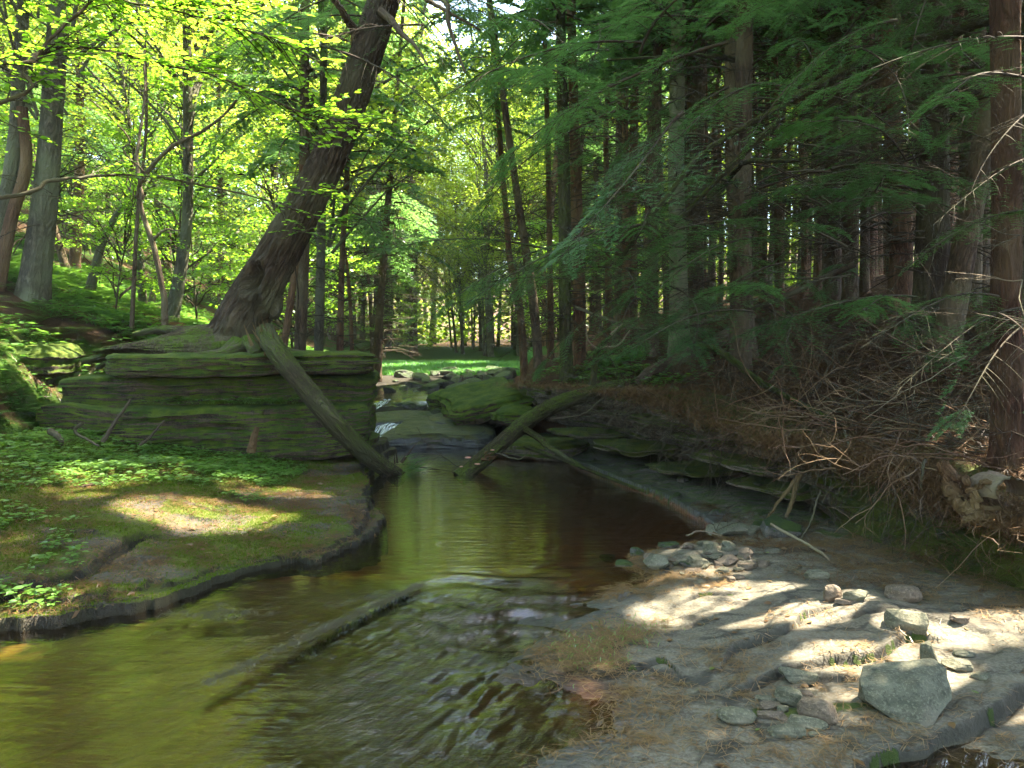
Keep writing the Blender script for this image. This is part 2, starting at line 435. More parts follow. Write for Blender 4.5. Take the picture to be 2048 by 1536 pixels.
M['bark_grey'] = bark_mat('grey_lichen_bark', (.026, .021, .014), (.18, .15, .10), .35, 15, 4, .9)
M['bark_hero'] = bark_mat('ridged_hemlock_bark', (.018, .011, .007), (.12, .080, .050), .27, 15, 2.6, .8, .03)
M['bark_moss'] = bark_mat('mossy_bark', (.020, .015, .008), (.10, .075, .04), .60, 20, 5, 1.0, .025, (.05, .065, .010))
M['bark_birch'] = bark_mat('pale_birch_bark', (.10, .085, .05), (.26, .23, .14), .3, 5, 9, .4)
M['twig'] = bark_mat('dead_twig_bark', (.032, .021, .014), (.11, .075, .048), .12, 30, 10, .3)
M['twig_pale'] = bark_mat('bleached_twig_bark', (.13, .085, .055), (.32, .22, .15), 0, 30, 10, .3)
M['torn'] = bark_mat('torn_heartwood', (.06, .030, .014), (.26, .14, .065), 0, 40, 1.5, .9, .02)

def rock_mat(name, c0, c1, moss=.5, strata=55, local=False, wet=0.0, rust=(.16, .08, .045), litter=0.0, edge=.25, mossc=(.035, .07, .006), needles=False):
    m = NT(name)
    tc = m.n('TexCoord').outputs['Object'] if local else m.n('NewGeometry').outputs['Position']
    big = m.noise(tc, 1.7, 5, .6); mid = m.noise(tc, 9, 5, .6); fine = m.noise(tc, 90, 3, .6)
    st = m.noise(m.map(tc, (2.5, 2.5, strata)), 1.0, 4, .6)
    r = m.n('ObjectInfo').outputs['Random']
    c = m.mix(m.ramp(m.math('ADD', m.math('MULTIPLY', st, .55), m.math('MULTIPLY', mid, .45)), .36, .64), c0, c1)
    c = m.mix(m.math('MULTIPLY', m.ramp(big, .5, .75), .5), c, rust)
    c = m.mix(m.math('MULTIPLY', m.ramp(fine, .5, .66), .5), c, (c1[0] * 1.5, c1[1] * 1.5, c1[2] * 1.45))
    c = m.mix(m.math('MULTIPLY', m.ramp(m.noise(tc, 38, 4, .7), .55, .62), .55), c, (c0[0] * .6, c0[1] * .6, c0[2] * .6))
    if local: c = m.mix(m.math('MULTIPLY', r, .6), c, m.mix(.5, c, (.7, .62, .5, 1), 'OVERLAY'))
    zn = m.n('SeparateXYZ', None, i0=m.n('NewGeometry').outputs['Normal']).outputs[2]
    mo = m.math('ADD', m.math('MULTIPLY', big, .45), m.math('MULTIPLY', mid, .45)); mo = m.math('ADD', mo, m.math('MULTIPLY', fine, .22))
    mo = m.math('ADD', mo, m.math('MULTIPLY', zn, edge))
    hgt = m.math('ADD', m.math('MULTIPLY', st, .6), m.math('MULTIPLY', mid, .5))
    hgt = m.math('ADD', hgt, m.math('MULTIPLY', fine, .18))
    if litter:
        lf = m.ramp(m.math('ADD', m.math('MULTIPLY', zn, .5), m.math('MULTIPLY', m.noise(tc, 4, 3), .6)), 1.05 - litter, 1.15 - litter)
        ln = m.noise(m.map(tc, (30, 160, 30)), 1.0, 3)
        c = m.mix(lf, c, m.mix(ln, (.05, .028, .014), (.19, .10, .045)))
    if moss:
        f = m.ramp(mo, 1.0 - moss, 1.12 - moss)
        mf = m.noise(tc, 190, 2, .7)
        mc = m.mix(m.ramp(m.noise(tc, 5, 4, .65), .35, .65), mossc, (mossc[0] * 2.4, mossc[1] * 1.75, mossc[2] * 2))
        mc = m.mix(m.ramp(mf, .3, .75), m.mix(.6, mc, (.012, .02, .003)), mc)
        c = m.mix(f, c, mc)
        hgt = m.math('ADD', hgt, m.math('MULTIPLY', f, m.math('ADD', .5, m.math('MULTIPLY', mf, 1.2))))
    return m.end(m.bsdf(c, .85 - .5 * wet, m.bump(hgt, 1.0, .02), .3 + .3 * wet))
M['rock_moss'] = rock_mat('mossy_dark_shale', (.016, .012, .008), (.13, .088, .055), .50, mossc=(.065, .12, .005), edge=.36, rust=(.13, .065, .035))
M['rock_ledges'] = rock_mat('layered_shale', (.035, .028, .020), (.21, .165, .11), .45, 60, mossc=(.06, .09, .006), litter=.28, rust=(.10, .055, .03))
M['twig_rust'] = bark_mat('rusty_dead_twig', (.06, .028, .016), (.26, .14, .08), 0, 30, 10, .3)
M['rock_wet'] = rock_mat('wet_dark_rock', (.022, .021, .020), (.08, .075, .068), .30, 45, wet=.95, mossc=(.06, .075, .01))
M['stone'] = rock_mat('grey_green_stone', (.068, .066, .040), (.155, .145, .092), .0, 18, local=True, rust=(.24, .17, .12))
M['stone_brown'] = rock_mat('brown_stone', (.08, .062, .04), (.165, .125, .085), .15, 18, local=True, rust=(.22, .13, .08))
M['stone_moss'] = rock_mat('damp_mossy_stone', (.045, .042, .034), (.15, .135, .105), .40, 14, local=True, rust=(.10, .065, .04), wet=.5)

# ------------------------------------------------------------------ ground
def mgrid(xs_, ys_):
    X, Y = np.meshgrid(xs_, ys_)
    return X, Y, grid_faces(len(ys_), len(xs_))
def soft(a, n, b):
    t = np.linspace(-1, 1, n); return np.sinh(t * b) / np.sinh(b) * a
gx = np.unique(np.concatenate([soft(95, 300, 4.2), np.arange(-7, 7, .09)]))
gy = np.unique(np.concatenate([np.linspace(-14, 2, 24), np.arange(2, 18, .1), 18 + (np.linspace(0, 1, 150) ** 1.8) * 150]))
X, Y, GF = mgrid(gx, gy)
Z = H(X, Y)
green = sstep(-.6, 1.5, xl(Y) - X) * (.34 + .55 * sstep(.4, .6, fbm(X * .5, Y * .5, 0, 71, 3))) * .9
green = np.maximum(green, sstep(19, 22, Y) * (X < xr(Y) + 1.5) * (X > xl(Y) - 2) * sstep(60, 40, Y))
green = np.maximum(green, (X > xr(Y)) * sstep(.58, .7, fbm(X * .8, Y * .8, 0, 72, 3)) * sstep(11, 14, Y) * .5)
stony = ((X > xl(Y) - .2) & (X < xr(Y) + .3) & (Y < 24)).astype(float)
g = Geo().add(np.stack([X, Y, Z], -1), GF, green=green.ravel(), stony=stony.ravel())
m = NT('forest_floor'); pos = m.n('NewGeometry').outputs['Position']
ln = m.noise(m.map(pos, (14, 70, 30), (0, 0, .4)), 1.0, 4, .65); l2 = m.noise(m.map(pos, (80, 16, 30), (0, 0, -.5)), 1.0, 4, .65)
mid = m.noise(pos, 3.5, 5, .6); fine = m.noise(pos, 45, 3, .6)
lit = m.mix(m.math('MULTIPLY', m.math('ADD', ln, l2), .5), (.035, .018, .010), (.19, .105, .055))
lit = m.mix(m.ramp(mid, .55, .75), lit, (.028, .017, .010))
gr = m.mix(fine, (.02, .05, .008), (.085, .15, .02))
f = m.ramp(m.math('ADD', m.math('MULTIPLY', m.att('green'), .8), m.math('MULTIPLY', m.math('SUBTRACT', m.noise(pos, 2.2, 5, .65), .5), 1.5)), .35, .65)
c = m.mix(f, lit, gr)
c = m.mix(m.att('stony'), c, m.mix(mid, (.03, .026, .02), (.10, .085, .06)))
hg = m.math('ADD', m.math('ADD', ln, l2), m.math('ADD', mid, m.math('MULTIPLY', fine, .5)))
M['floor'] = m.end(m.bsdf(c, .95, m.bump(hg, 1.0, .05), .1))
tag(obj('ground', g, M['floor']), kind='structure', label='brown needle covered forest floor rising on both banks')

# stream bed
bx = np.concatenate([np.arange(-5, -2.2, .05), np.arange(-2.2, -.2, .02), np.arange(-.2, 3.2, .009), np.arange(3.2, 5, .05)])
by = np.concatenate([np.arange(-3, 2.6, .12), np.arange(2.6, 5.4, .009), np.arange(5.4, 6.9, .016), np.arange(6.9, 12.5, .05)])
X, Y, BF = mgrid(bx, by)
Z, D, RI, RG, TT = B(X, Y, True)
deep = sstep(0, .18, WZ(Y) - Z)
wetn = sstep(.30, -.02, D + (fbm(X * 3, Y * 3, 0, 81, 3) - .5) * .5) * (D > -5)
cl = fbm(X * 2.1, Y * 2.1, 0, 83, 3)
moss = np.clip(RI * 1.1, 0, 1) * sstep(.40, .50, cl) * (D > 0) * sstep(.3, .6, fbm(X * 22, Y * 22, 0, 84, 2)) * (RI > .5)
moss = np.maximum(moss, np.exp(-(((X - 1.35) / .55) ** 2 + ((Y - 3.28) / .07) ** 2)) * .9)
moss = np.maximum(moss, RG * .6 * (D < 0)); moss = np.maximum(moss, sstep(6.4, 6.9, Y) * (D > 0) * .36)
moss = np.maximum(moss, .55 * sstep(-.35, .15, X - xr(Y) + .1))
silt = sstep(4.9, 5.6, Y) * (D < 0)
silt = np.maximum(silt, np.exp(-(((X - .12) / .40) ** 2 + ((Y - 3.45) / .30) ** 2)) * 1.2)
silt = np.maximum(silt, np.exp(-(((X - .55) / .35) ** 2 + ((Y - 5.2) / .35) ** 2)) * 1.2)
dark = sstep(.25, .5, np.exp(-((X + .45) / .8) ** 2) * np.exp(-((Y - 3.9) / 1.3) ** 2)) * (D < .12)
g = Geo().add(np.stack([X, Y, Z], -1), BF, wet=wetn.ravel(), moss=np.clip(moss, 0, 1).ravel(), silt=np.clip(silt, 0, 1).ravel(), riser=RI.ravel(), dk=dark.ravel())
m = NT('bare_shale_bedrock'); pos = m.n('NewGeometry').outputs['Position']
big = m.noise(pos, 1.8, 4, .6); mid = m.noise(m.map(pos, (7, 11, 7)), 1.0, 5, .65); fine = m.noise(pos, 70, 4, .65); str_ = m.noise(m.map(pos, (9, 60, 20), (0, 0, .15)), 1.0, 3, .6)
c = m.mix(m.ramp(mid, .3, .7), (.062, .050, .028), (.155, .127, .076))
c = m.mix(m.math('MULTIPLY', m.ramp(big, .45, .7), .5), c, (.165, .122, .072))
c = m.mix(m.math('MULTIPLY', m.ramp(str_, .5, .8), .3), c, (.09, .085, .06))
c = m.mix(m.math('MULTIPLY', m.ramp(fine, .42, .62), .45), c, (.235, .215, .155))
vo = m.n('TexVoronoi', {'feature': 'DISTANCE_TO_EDGE'}, Vector=m.map(m.n('VectorMath', {'operation': 'ADD'}, i0=pos, i1=m.n('VectorMath', {'operation': 'SCALE'}, i0=m.n('TexNoise', None, Vector=pos, Scale=3.0, Detail=4.0).outputs[1], Scale=.5).outputs[0]).outputs[0], (1.5, 3.2, 1)), Scale=1.0).outputs['Distance']
crk = m.math('MULTIPLY', m.ramp(vo, .050, .012), m.ramp(m.noise(pos, 2.3, 3), .42, .55))
c = m.mix(m.math('MULTIPLY', crk, .8), c, (.03, .025, .015))
c = m.mix(m.math('MULTIPLY', m.ramp(m.noise(m.map(pos, (3, 5, 3)), 1.0, 5, .7), .52, .66), .45), c, (.075, .055, .032))
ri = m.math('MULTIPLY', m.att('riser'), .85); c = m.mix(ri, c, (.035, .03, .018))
we = m.att('wet'); c = m.mix(m.math('MULTIPLY', we, .85), c, m.mix(mid, (.030, .032, .030), (.085, .083, .070)))
c = m.mix(m.ramp(m.math('ADD', m.att('silt'), m.math('MULTIPLY', m.math('SUBTRACT', mid, .5), .8)), .35, .75), c, m.mix(mid, (.085, .032, .013), (.21, .085, .036)))

und = m.ramp(m.n('SeparateXYZ', None, i0=pos).outputs[2], -.03, -.13)
c = m.mix(m.math('MULTIPLY', m.math('MULTIPLY', und, .8), m.math('SUBTRACT', 1.0, m.att('silt'))), c, m.mix(big, (.055, .048, .016), (.19, .14, .05)))
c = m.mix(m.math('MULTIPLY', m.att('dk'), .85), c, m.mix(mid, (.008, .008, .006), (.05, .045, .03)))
mf = m.noise(pos, 220, 2, .7)
mo = m.ramp(m.math('ADD', m.att('moss'), m.math('MULTIPLY', m.math('SUBTRACT', mid, .5), 1.2)), .45, .7)
c = m.mix(mo, c, m.mix(mf, (.02, .035, .003), (.10, .14, .012)))
rg = m.math('SUBTRACT', .85, m.math('MULTIPLY', we, .5))
hg = m.math('ADD', m.math('MULTIPLY', mid, .8), m.math('ADD', m.math('MULTIPLY', fine, .35), m.math('MULTIPLY', str_, .5)))
hg = m.math('ADD', hg, m.math('MULTIPLY', mo, m.math('ADD', .4, mf)))
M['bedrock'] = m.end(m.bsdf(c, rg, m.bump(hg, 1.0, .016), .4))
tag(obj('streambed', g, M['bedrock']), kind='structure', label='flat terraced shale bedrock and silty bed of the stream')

# water
wx = np.concatenate([np.arange(-4.6, -1.6, .03), np.arange(-1.6, 1.2, .012), np.arange(1.2, 3.4, .03)]); wy = np.concatenate([np.arange(-3, 2.7, .1), np.arange(2.7, 5.3, .012), np.arange(5.3, 12.3, .03)])
X, Y, WF = mgrid(wx, wy)
rip = np.interp(X, [-2.2, -1.0, -.5], [.45, .8, 1.3]) * sstep(5.25, 4.7, Y + (fbm(X * 2, Y * 2, 0, 90, 2) - .5) * .6) * (.35 + .65 * np.exp(-((X + .35 + .25 * (Y - 4)) / .8) ** 2))
q, t = seg_d(X, Y, (-.60, 4.93), (-1.42, 3.5))
lee = np.exp(-((X - .0 - .15 * (Y - 4.4)) / .55) ** 2) * np.exp(-((Y - 4.5) / .6) ** 2)
wdisp = lee * (.022 * np.sin((Y - .35 * X * X - 4.9) * 21 + fbm(X * 3, Y * 3, 0, 91, 2) * 7)) + rip * (fbm(X * 6 + Y * 3, Y * 5 - X * 2, 0, 92, 3) - .5) * .014 + rip * (fbm((X * .5 + Y * .87) * 4, (Y * .5 - X * .87) * 15, 0, 94, 3) - .5) * .016
g = Geo().add(np.stack([X, Y, WZ(Y) + wdisp], -1), WF, rip=np.clip(rip + lee, 0, 1).ravel())
def water_mat(name, tint, still=1.0):
    m = NT(name); pos = m.n('NewGeometry').outputs['Position']; rp = m.att('rip')
    calm = m.noise(m.map(pos, (2.6, 15, 1)), 1.0, 3, .55); calm2 = m.noise(m.map(pos, (7, 34, 1), (0, 0, .1)), 1.0, 2, .5)
    fl = m.map(pos, (1, 1, 1), (0, 0, -1.0)); patch = m.ramp(m.noise(pos, 1.6, 3, .6), .40, .62)
    ro = m.noise(m.map(fl, (6, 21, 1)), 1.0, 4, .6, .8); ro2 = m.noise(m.map(pos, (60, 75, 1), (0, 0, -.5)), 1.0, 3, .6, .6)
    h = m.math('ADD', m.math('MULTIPLY', calm, .55), m.math('MULTIPLY', calm2, .16))
    h = m.math('ADD', m.math('MULTIPLY', h, still), m.math('MULTIPLY', rp, m.math('MULTIPLY', m.math('ADD', m.math('MULTIPLY', ro, 1.7), m.math('MULTIPLY', ro2, .22)), m.math('ADD', .22, patch))))
    nrm = m.bump(h, 1.0, .010)
    fr = m.n('Fresnel', None, IOR=1.36, Normal=nrm).outputs[0]
    gl = m.n('BsdfGlossy', None, Color=(1, 1, 1, 1), Roughness=.045, Normal=nrm).outputs[0]
    tr = m.n('BsdfTransparent', None, Color=tint).outputs[0]
    return m.end(m.n('MixShader', None, i0=m.math('MULTIPLY', fr, 1.9, clamp=True), i1=tr, i2=gl).outputs[0])
M['water'] = water_mat('clear_brown_stream_water', (.74, .60, .38, 1))
tag(obj('water', g, M['water']), kind='structure', label='shallow brown stream with a still pool and a rippling run')

# left rock ledge
lx = np.concatenate([np.arange(-9, -4.6, .07), np.arange(-4.6, -.95, .016)]); ly = np.concatenate([np.arange(1.4, 3.6, .06), np.arange(3.6, 8, .016), np.arange(8, 11.3, .035)])
X, Y, LF = mgrid(lx, ly)
Z, SD, CR, RI, UP = LT(X, Y, True)
ins = -SD
wet = sstep(.25, 0, ins)
mz = fbm(X * 1.1, Y * 1.6, 0, 101, 4)
moss = .35 + .25 * sstep(.30, .05, ins) + .5 * sstep(.42, .62, mz) + .3 * sstep(.12, .02, ins) * sstep(-3, -2, X) * 0 + .35 * sstep(-2.9, -3.6, X) + .25 * UP
bare = sstep(.50, .62, fbm(X * 1.2 + 9, Y * 3, 0, 102, 4)) * sstep(7.4, 6.2, Y)
g = Geo().add(np.stack([X, Y, Z], -1), LF, wet=wet.ravel(), moss=np.clip(moss - .55 * bare, 0, 1).ravel(), crack=CR.ravel())
m = NT('mossy_ledge_rock'); pos = m.n('NewGeometry').outputs['Position']
mid = m.noise(m.map(pos, (6, 12, 6)), 1.0, 5, .65); fine = m.noise(pos, 60, 4, .65)
nd1 = m.noise(m.map(pos, (18, 110, 40), (0, 0, .25)), 1.0, 3, .6); nd2 = m.noise(m.map(pos, (100, 20, 40), (0, 0, .5)), 1.0, 3, .6)
c = m.mix(mid, (.035, .031, .024), (.12, .105, .075))
needl = m.ramp(m.math('ADD', m.math('MAXIMUM', nd1, nd2), m.math('MULTIPLY', m.math('SUBTRACT', m.noise(pos, 2.4, 4), .5), .5)), .52, .68)
c = m.mix(m.math('MULTIPLY', needl, .9), c, m.mix(nd1, (.10, .055, .022), (.27, .155, .06)))
mf = m.noise(pos, 200, 2, .7)
mo = m.ramp(m.math('ADD', m.math('ADD', m.math('MULTIPLY', m.att('moss'), .9), m.math('MULTIPLY', m.math('SUBTRACT', mid, .5), 1.1)), m.math('MULTIPLY', m.math('SUBTRACT', nd2, .5), -.8)), .42, .68)
c = m.mix(m.math('MULTIPLY', mo, .9), c, m.mix(mf, (.035, .050, .004), (.15, .18, .016)))
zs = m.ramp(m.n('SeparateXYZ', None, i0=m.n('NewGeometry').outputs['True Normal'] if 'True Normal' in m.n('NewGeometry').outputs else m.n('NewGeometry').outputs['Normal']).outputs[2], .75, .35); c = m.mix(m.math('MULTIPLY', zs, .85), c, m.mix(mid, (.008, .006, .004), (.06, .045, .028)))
c = m.mix(m.math('MULTIPLY', m.att('wet'), .45), c, (.02, .018, .010)); c = m.mix(m.ramp(m.n('SeparateXYZ', None, i0=pos).outputs[2], .02, -.05), c, (.028, .022, .009)); c = m.mix(m.att('crack'), c, (.01, .009, .006))
hg = m.math('ADD', m.math('ADD', m.math('MULTIPLY', mid, .8), m.math('MULTIPLY', fine, .4)), m.math('MULTIPLY', mo, m.math('ADD', .5, mf)))
hg = m.math('ADD', hg, m.math('MULTIPLY', needl, .4))
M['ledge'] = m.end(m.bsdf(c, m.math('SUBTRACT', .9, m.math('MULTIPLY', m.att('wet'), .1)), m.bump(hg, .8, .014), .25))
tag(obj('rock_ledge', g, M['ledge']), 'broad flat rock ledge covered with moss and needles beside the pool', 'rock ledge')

# ------------------------------------------------------------------ rocks
def cube_sphere(n):
    a = np.linspace(-1, 1, n); U, W = np.meshgrid(a, a); one = np.ones_like(U)
    Vs, Fs = [], []
    for k, (p) in enumerate(((one, U, W), (-one, W, U), (W, one, U), (U, -one, W), (U, W, one), (W, U, -one))):
        Vs.append(np.stack(p, -1).reshape(-1, 3)); Fs.append(grid_faces(n, n) + k * n * n)
    V = np.concatenate(Vs); Fq = np.concatenate(Fs)
    key = np.round(V * 1e4).astype(np.int64); _, idx, inv = np.unique(key, axis=0, return_index=True, return_inverse=True)
    return V[idx], inv.ravel()[Fq]
_CS = {}
def cs(n):
    if n not in _CS: _CS[n] = cube_sphere(n)
    return _CS[n]
def stone_geo(seed, dims, n=22, facets=9, round_=.5, rough=.03):
    r = np.random.default_rng(seed); V, Fq = cs(n)
    S = norm(V); V = V * (1 - round_) * .8 + S * round_
    for k in range(facets):
        d = norm(r.normal(size=3)[None])[0]; c = r.uniform(.55, .85)
        e = V @ d - c; V = V - np.clip(e, 0, None)[:, None] * d * .92
    V = V * (1 + (fbm(V[:, 0] * 2 + seed, V[:, 1] * 2, V[:, 2] * 2, seed, 4) - .5)[:, None] * .25)
    V = V + norm(V) * ((fbm(V[:, 0] * 9 + seed, V[:, 1] * 9, V[:, 2] * 12, seed + 3, 3) - .5) * rough)[:, None]
    V = V / (np.abs(V).max(0)) * np.array(dims) / 2
    return V, Fq
def slab_geo(seed, dims, n=60, layers=9, amp=.06, p=6, rough=.02, taper=0, zn=.25):
    """block of layered shale; each layer steps in or out on its own"""
    V, Fq = cs(n); q = (np.abs(V) ** p).sum(1) ** (-1 / p)
    V = V * q[:, None]
    P = V * np.array(dims) / 2
    lay = np.floor((P[:, 2] / dims[2] + .5) * layers + .25 * vn(P[:, 0] * 1.1 + seed, P[:, 1] * 1.1, 0, seed))
    ang = np.arctan2(P[:, 1], P[:, 0])
    st = (fbm(P[:, 0] * 1.6 + lay * 7.1, P[:, 1] * 1.6 + seed, lay * 3.3, seed, 4) - .5) * 2 * amp * 2.0
    st2 = (vn(lay * 1.7 + seed, lay * .3, 0, seed + 5) - .5) * amp * 1.4
    st2 = st2 + (_h(np.floor(P[:, 0] * 1.2 + lay * .37 + seed), lay, np.zeros_like(lay), seed) - .5) * amp * 1.3
    side = 1 - np.abs(V[:, 2]) ** 6
    dr = norm(np.stack([P[:, 0], P[:, 1], 0 * P[:, 0]], -1))
    P = P + dr * ((st + st2) * side)[:, None]
    nn = norm(V)
    P = P + nn * ((fbm(P[:, 0] * 4, P[:, 1] * 4, P[:, 2] * 26 + seed, seed + 9, 5) - .5) * rough * 3.5)[:, None]
    P[:, 2] += (fbm(P[:, 0] * 1.2 + seed, P[:, 1] * 1.2, 0, seed + 11, 4) - .5) * dims[2] * zn
    if taper: P[:, :2] *= (1 - taper * (P[:, 2] / dims[2] + .5))[:, None]
    return P, Fq

# three stacked blocks under the leaning tree
def block(seed, u0, u1, v0, v1, Yf, depth, label, layers=8, amp=.06, n=90, mat='rock_moss', p=7, rz=0, name='mossy_rock_slab', z0=None):
    depth = min(depth, 1.7); rz = rz or R(9)
    a = at(u0, v1, Yf); b = at(u1, v0, Yf)
    w_, h_ = b[0] - a[0], b[2] - a[2]
    if z0 is not None: h_ = b[2] - z0; a[2] = z0
    Vv, Fq = slab_geo(seed, (w_, depth, h_), n, layers, amp, p)
    o = obj(name, Geo().add(rotz(Vv, rz), Fq), M[mat], loc=((a[0] + b[0]) / 2, Yf + depth / 2, a[2] + h_ / 2))
    return tag(o, label, 'boulder')
block(3, 66, 712, 812, 925, 8.75, 2.4, 'long low mossy rock block at the bottom of the stack beneath the leaning tree', 7, .075, 150, p=16)
block(4, 112, 716, 752, 822, 9.02, 2.1, 'middle mossy rock block with a brown stained face under the leaning tree', 4, .045, 130, p=14)
block(5, 190, 716, 706, 754, 8.72, 2.4, 'dark layered top slab that carries the roots of the leaning tree', 6, .05, 160, p=9)
block(6, -260, 60, 690, 860, 9.2, 2.0, 'dark mossy boulder in the bank left of the stacked blocks', 5, .1, 60, p=4)

# layered shale bank on the right: relief swept along the foot of the bank
pl = np.array([(y, xr(y)) for y in np.arange(2.6, 13.4, .02)])
ns = len(pl)
yy, xx = pl[:, 0], pl[:, 1]
k = np.ones(31) / 31
xx = np.convolve(np.pad(xx, 15, 'edge'), k, 'valid')
T = norm(np.stack([np.gradient(xx), np.gradient(yy)], -1)); Nn = np.stack([-T[:, 1], T[:, 0]], -1)      # towards the stream
over = sstep(5.9, 6.8, yy)
back0 = .10 + .55 * over
NV = 170
tv = np.linspace(0, 1, NV)
TV_, SV = np.meshgrid(tv, yy, indexing='xy')
wh = whf(yy)[:, None] + .06 * (vn(yy * 2, 0, 0, 7)[:, None] - .5) + np.clip(zc(yy), 0, 9)[:, None]
zz = -.08 + (wh + .08) * np.minimum(TV_ / .82, 1)
lay = np.floor(zz / .075 + 1.1 * fbm(SV * .8, 0, 0, 8, 3) + .35 * vn(SV * 1.3, zz * 9, 0, 9))
blk = np.floor(SV * 1.5 + lay * 2.31 + 1.2 * vn(SV, lay, 0, 10))
off = (_h(blk, lay, np.zeros_like(lay), 5) - .5) * .28 + (_h(np.floor(SV * 5 + lay), lay, np.zeros_like(lay), 6) - .5) * .06 + (fbm(SV * 3, lay * 1.7, 0, 12, 4) - .5) * .26
off = off * (.35 + .65 * over[:, None])
tt = np.minimum(TV_ / .82, 1)
prof_o = -.05 - .38 * np.exp(-((tt - .22) / .2) ** 2) + .22 * sstep(.45, .9, tt)       # cave low down, lip above
prof_n = .12 - .45 * tt
prof = prof_o * over[:, None] + prof_n * (1 - over[:, None]) * 1.0
cap = np.clip((TV_ - .82) / .18, 0, 1)
dist = -back0[:, None] + prof + off * (1 - cap)
dist = dist - cap * 1.5
zz = zz + (fbm(SV * 2, dist * 2, 0, 13, 4) - .5) * .10 * cap + .12 * cap
zz = np.where(cap > .5, zz - (cap - .5) * .5, zz)
PX = xx[:, None] + Nn[:, 0:1] * dist; PY = yy[:, None] + Nn[:, 1:2] * dist
g = Geo().add(np.stack([PX, PY, zz], -1), grid_faces(ns, NV))
tag(obj('shale_bank', g, M['rock_ledges'], smooth=False), 'dark layered shale outcrop undercut above the right side of the pool', 'rock outcrop')
def lip(y, d=0.0):
    return np.interp(y, yy, xx) + .35 + d

# flat wet slabs and boulders at the head of the pool
tops = []
def slab_at(seed, u, v, wpx, hpx, Y, depth, label, mat='rock_wet', rz=0, layers=3, n=44, p=4, amp=.05, name='wet_rock_slab', taper=.0, tilt=(0, 0)):
    c = at(u, v, Y); w_ = wpx / F * Y; h_ = hpx / F * Y
    Vv, Fq = slab_geo(seed, (w_, depth, h_), n, layers, amp, p, taper=taper)
    o = obj(name, Geo().add(Vv, Fq), M[mat], loc=(c[0], Y + depth / 2, c[2])); o.rotation_euler = (tilt[0], tilt[1], rz)
    return tag(o, label, 'boulder')
slab_at(21, 868, 888, 245, 42, 11.3, 1.5, 'wide dark wet slab across the head of the pool', tilt=(R(5), 0), amp=.08)
slab_at(22, 792, 856, 180, 34, 12.7, 1.9, 'flat yellow green wet slab above the small cascade', mat='rock_wet', amp=.06)
slab_at(23, 905, 856, 110, 40, 12.5, 1.3, 'dark wet ledge under the overhanging mossy boulder')
slab_at(24, 775, 822, 130, 26, 15.2, 2.0, 'low wet slab farther upstream with water running round it')
slab_at(25, 745, 800, 90, 20, 17.5, 2.0, 'pale low slab at the upstream bend')
slab_at(26, 962, 812, 170, 46, 12.2, 1.8, 'large mossy boulder leaning over the head of the pool', 'rock_moss', rz=R(12), tilt=(R(8), R(-12)), name='mossy_boulder', layers=4, p=6, amp=.08)
slab_at(27, 1030, 838, 90, 40, 11.6, 1.2, 'smaller boulder capped with brown needles behind the right log', 'rock_moss', name='mossy_boulder', p=3)
slab_at(28, 885, 808, 60, 42, 13.6, 1.0, 'narrow mossy boulder behind the large one at the pool head', 'rock_moss', rz=R(30), name='mossy_boulder', tilt=(0, R(-20)), p=3)
slab_at(29, 1085, 905, 190, 40, 10.2, .9, 'submerged looking mossy slab at the foot of the shale bank', 'rock_ledges', rz=R(-28), name='mossy_rock_slab')

for i, (u, v, Y, l_, h_, lab) in enumerate(((1140, 868, 9.9, .9, .07, 'mossy shale plate jutting from the bank right behind the mossy log'), (1235, 896, 9.1, 1.0, .09, 'thick shale plate low in the bank near the slanting branch'), (1330, 842, 8.5, 1.1, .06, 'thin shale plate high under the needle lip'),
        (1392, 880, 8.0, .9, .08, 'green tinged shale plate halfway up the undercut'), (1440, 832, 7.9, .8, .06, 'short shale plate just under the lip at the middle of the bank'), (1468, 925, 7.3, 1.0, .09, 'broad shale plate over the dark hollow of the bank'),
        (1360, 940, 8.1, .8, .05, 'low shale plate near the water line'), (1545, 975, 6.8, .8, .07, 'shale plate at the near end of the undercut behind the propped sticks'))):
    c = at(u, v, Y); Vv, Fq = slab_geo(500 + i, (l_, .75, h_), 40, 3, .07, 7, .03)
    o = obj('shale_plate', Geo().add(Vv, Fq), M['rock_ledges'], loc=(c[0] + .22, c[1] + .12, c[2])); o.rotation_euler = (R(2 * i % 5 - 2), R(i % 3 - 1), R(-70 + (i * 13) % 12)); tag(o, lab, 'rock')

# upstream water and the small cascade
def sheet(name, pts, z, label, mat='water', rip_=.6):
    P = np.array(pts); x0, y0 = P.min(0); x1, y1 = P.max(0)
    X, Y, Fq = mgrid(np.arange(x0, x1, .05), np.arange(y0, y1, .05))
    Zs = z(X, Y) + (fbm(X * 5, Y * 5, 0, 93, 2) - .5) * .02
    return tag(obj(name, Geo().add(np.stack([X, Y, Zs], -1), Fq, rip=np.full(X.size, rip_)), M[mat]), label, kind='structure')
sheet('upstream_water', [(-2.9, 12.1), (-.6, 18)], lambda x, y: np.interp(y, [12.1, 12.6, 12.9, 14.6, 15.0, 17, 18], [.0, .02, .19, .24, .42, .52, .56]), 'thin stream sheet running down over the upstream ledges')
m = NT('white_falling_water'); tcx = m.att('bc', True)
fo = m.ramp(m.noise(m.map(tcx, (30, 30, 3)), 1.0, 3, .6), .38, .62)
dd = m.bsdf((.75, .8, .82), .25, None, .6); tr = m.n('BsdfTransparent', None, Color=(.9, .92, .9, 1)).outputs[0]
M['fall'] = m.end(m.n('MixShader', None, i0=m.math('MULTIPLY', fo, .85), i1=tr, i2=dd).outputs[0])
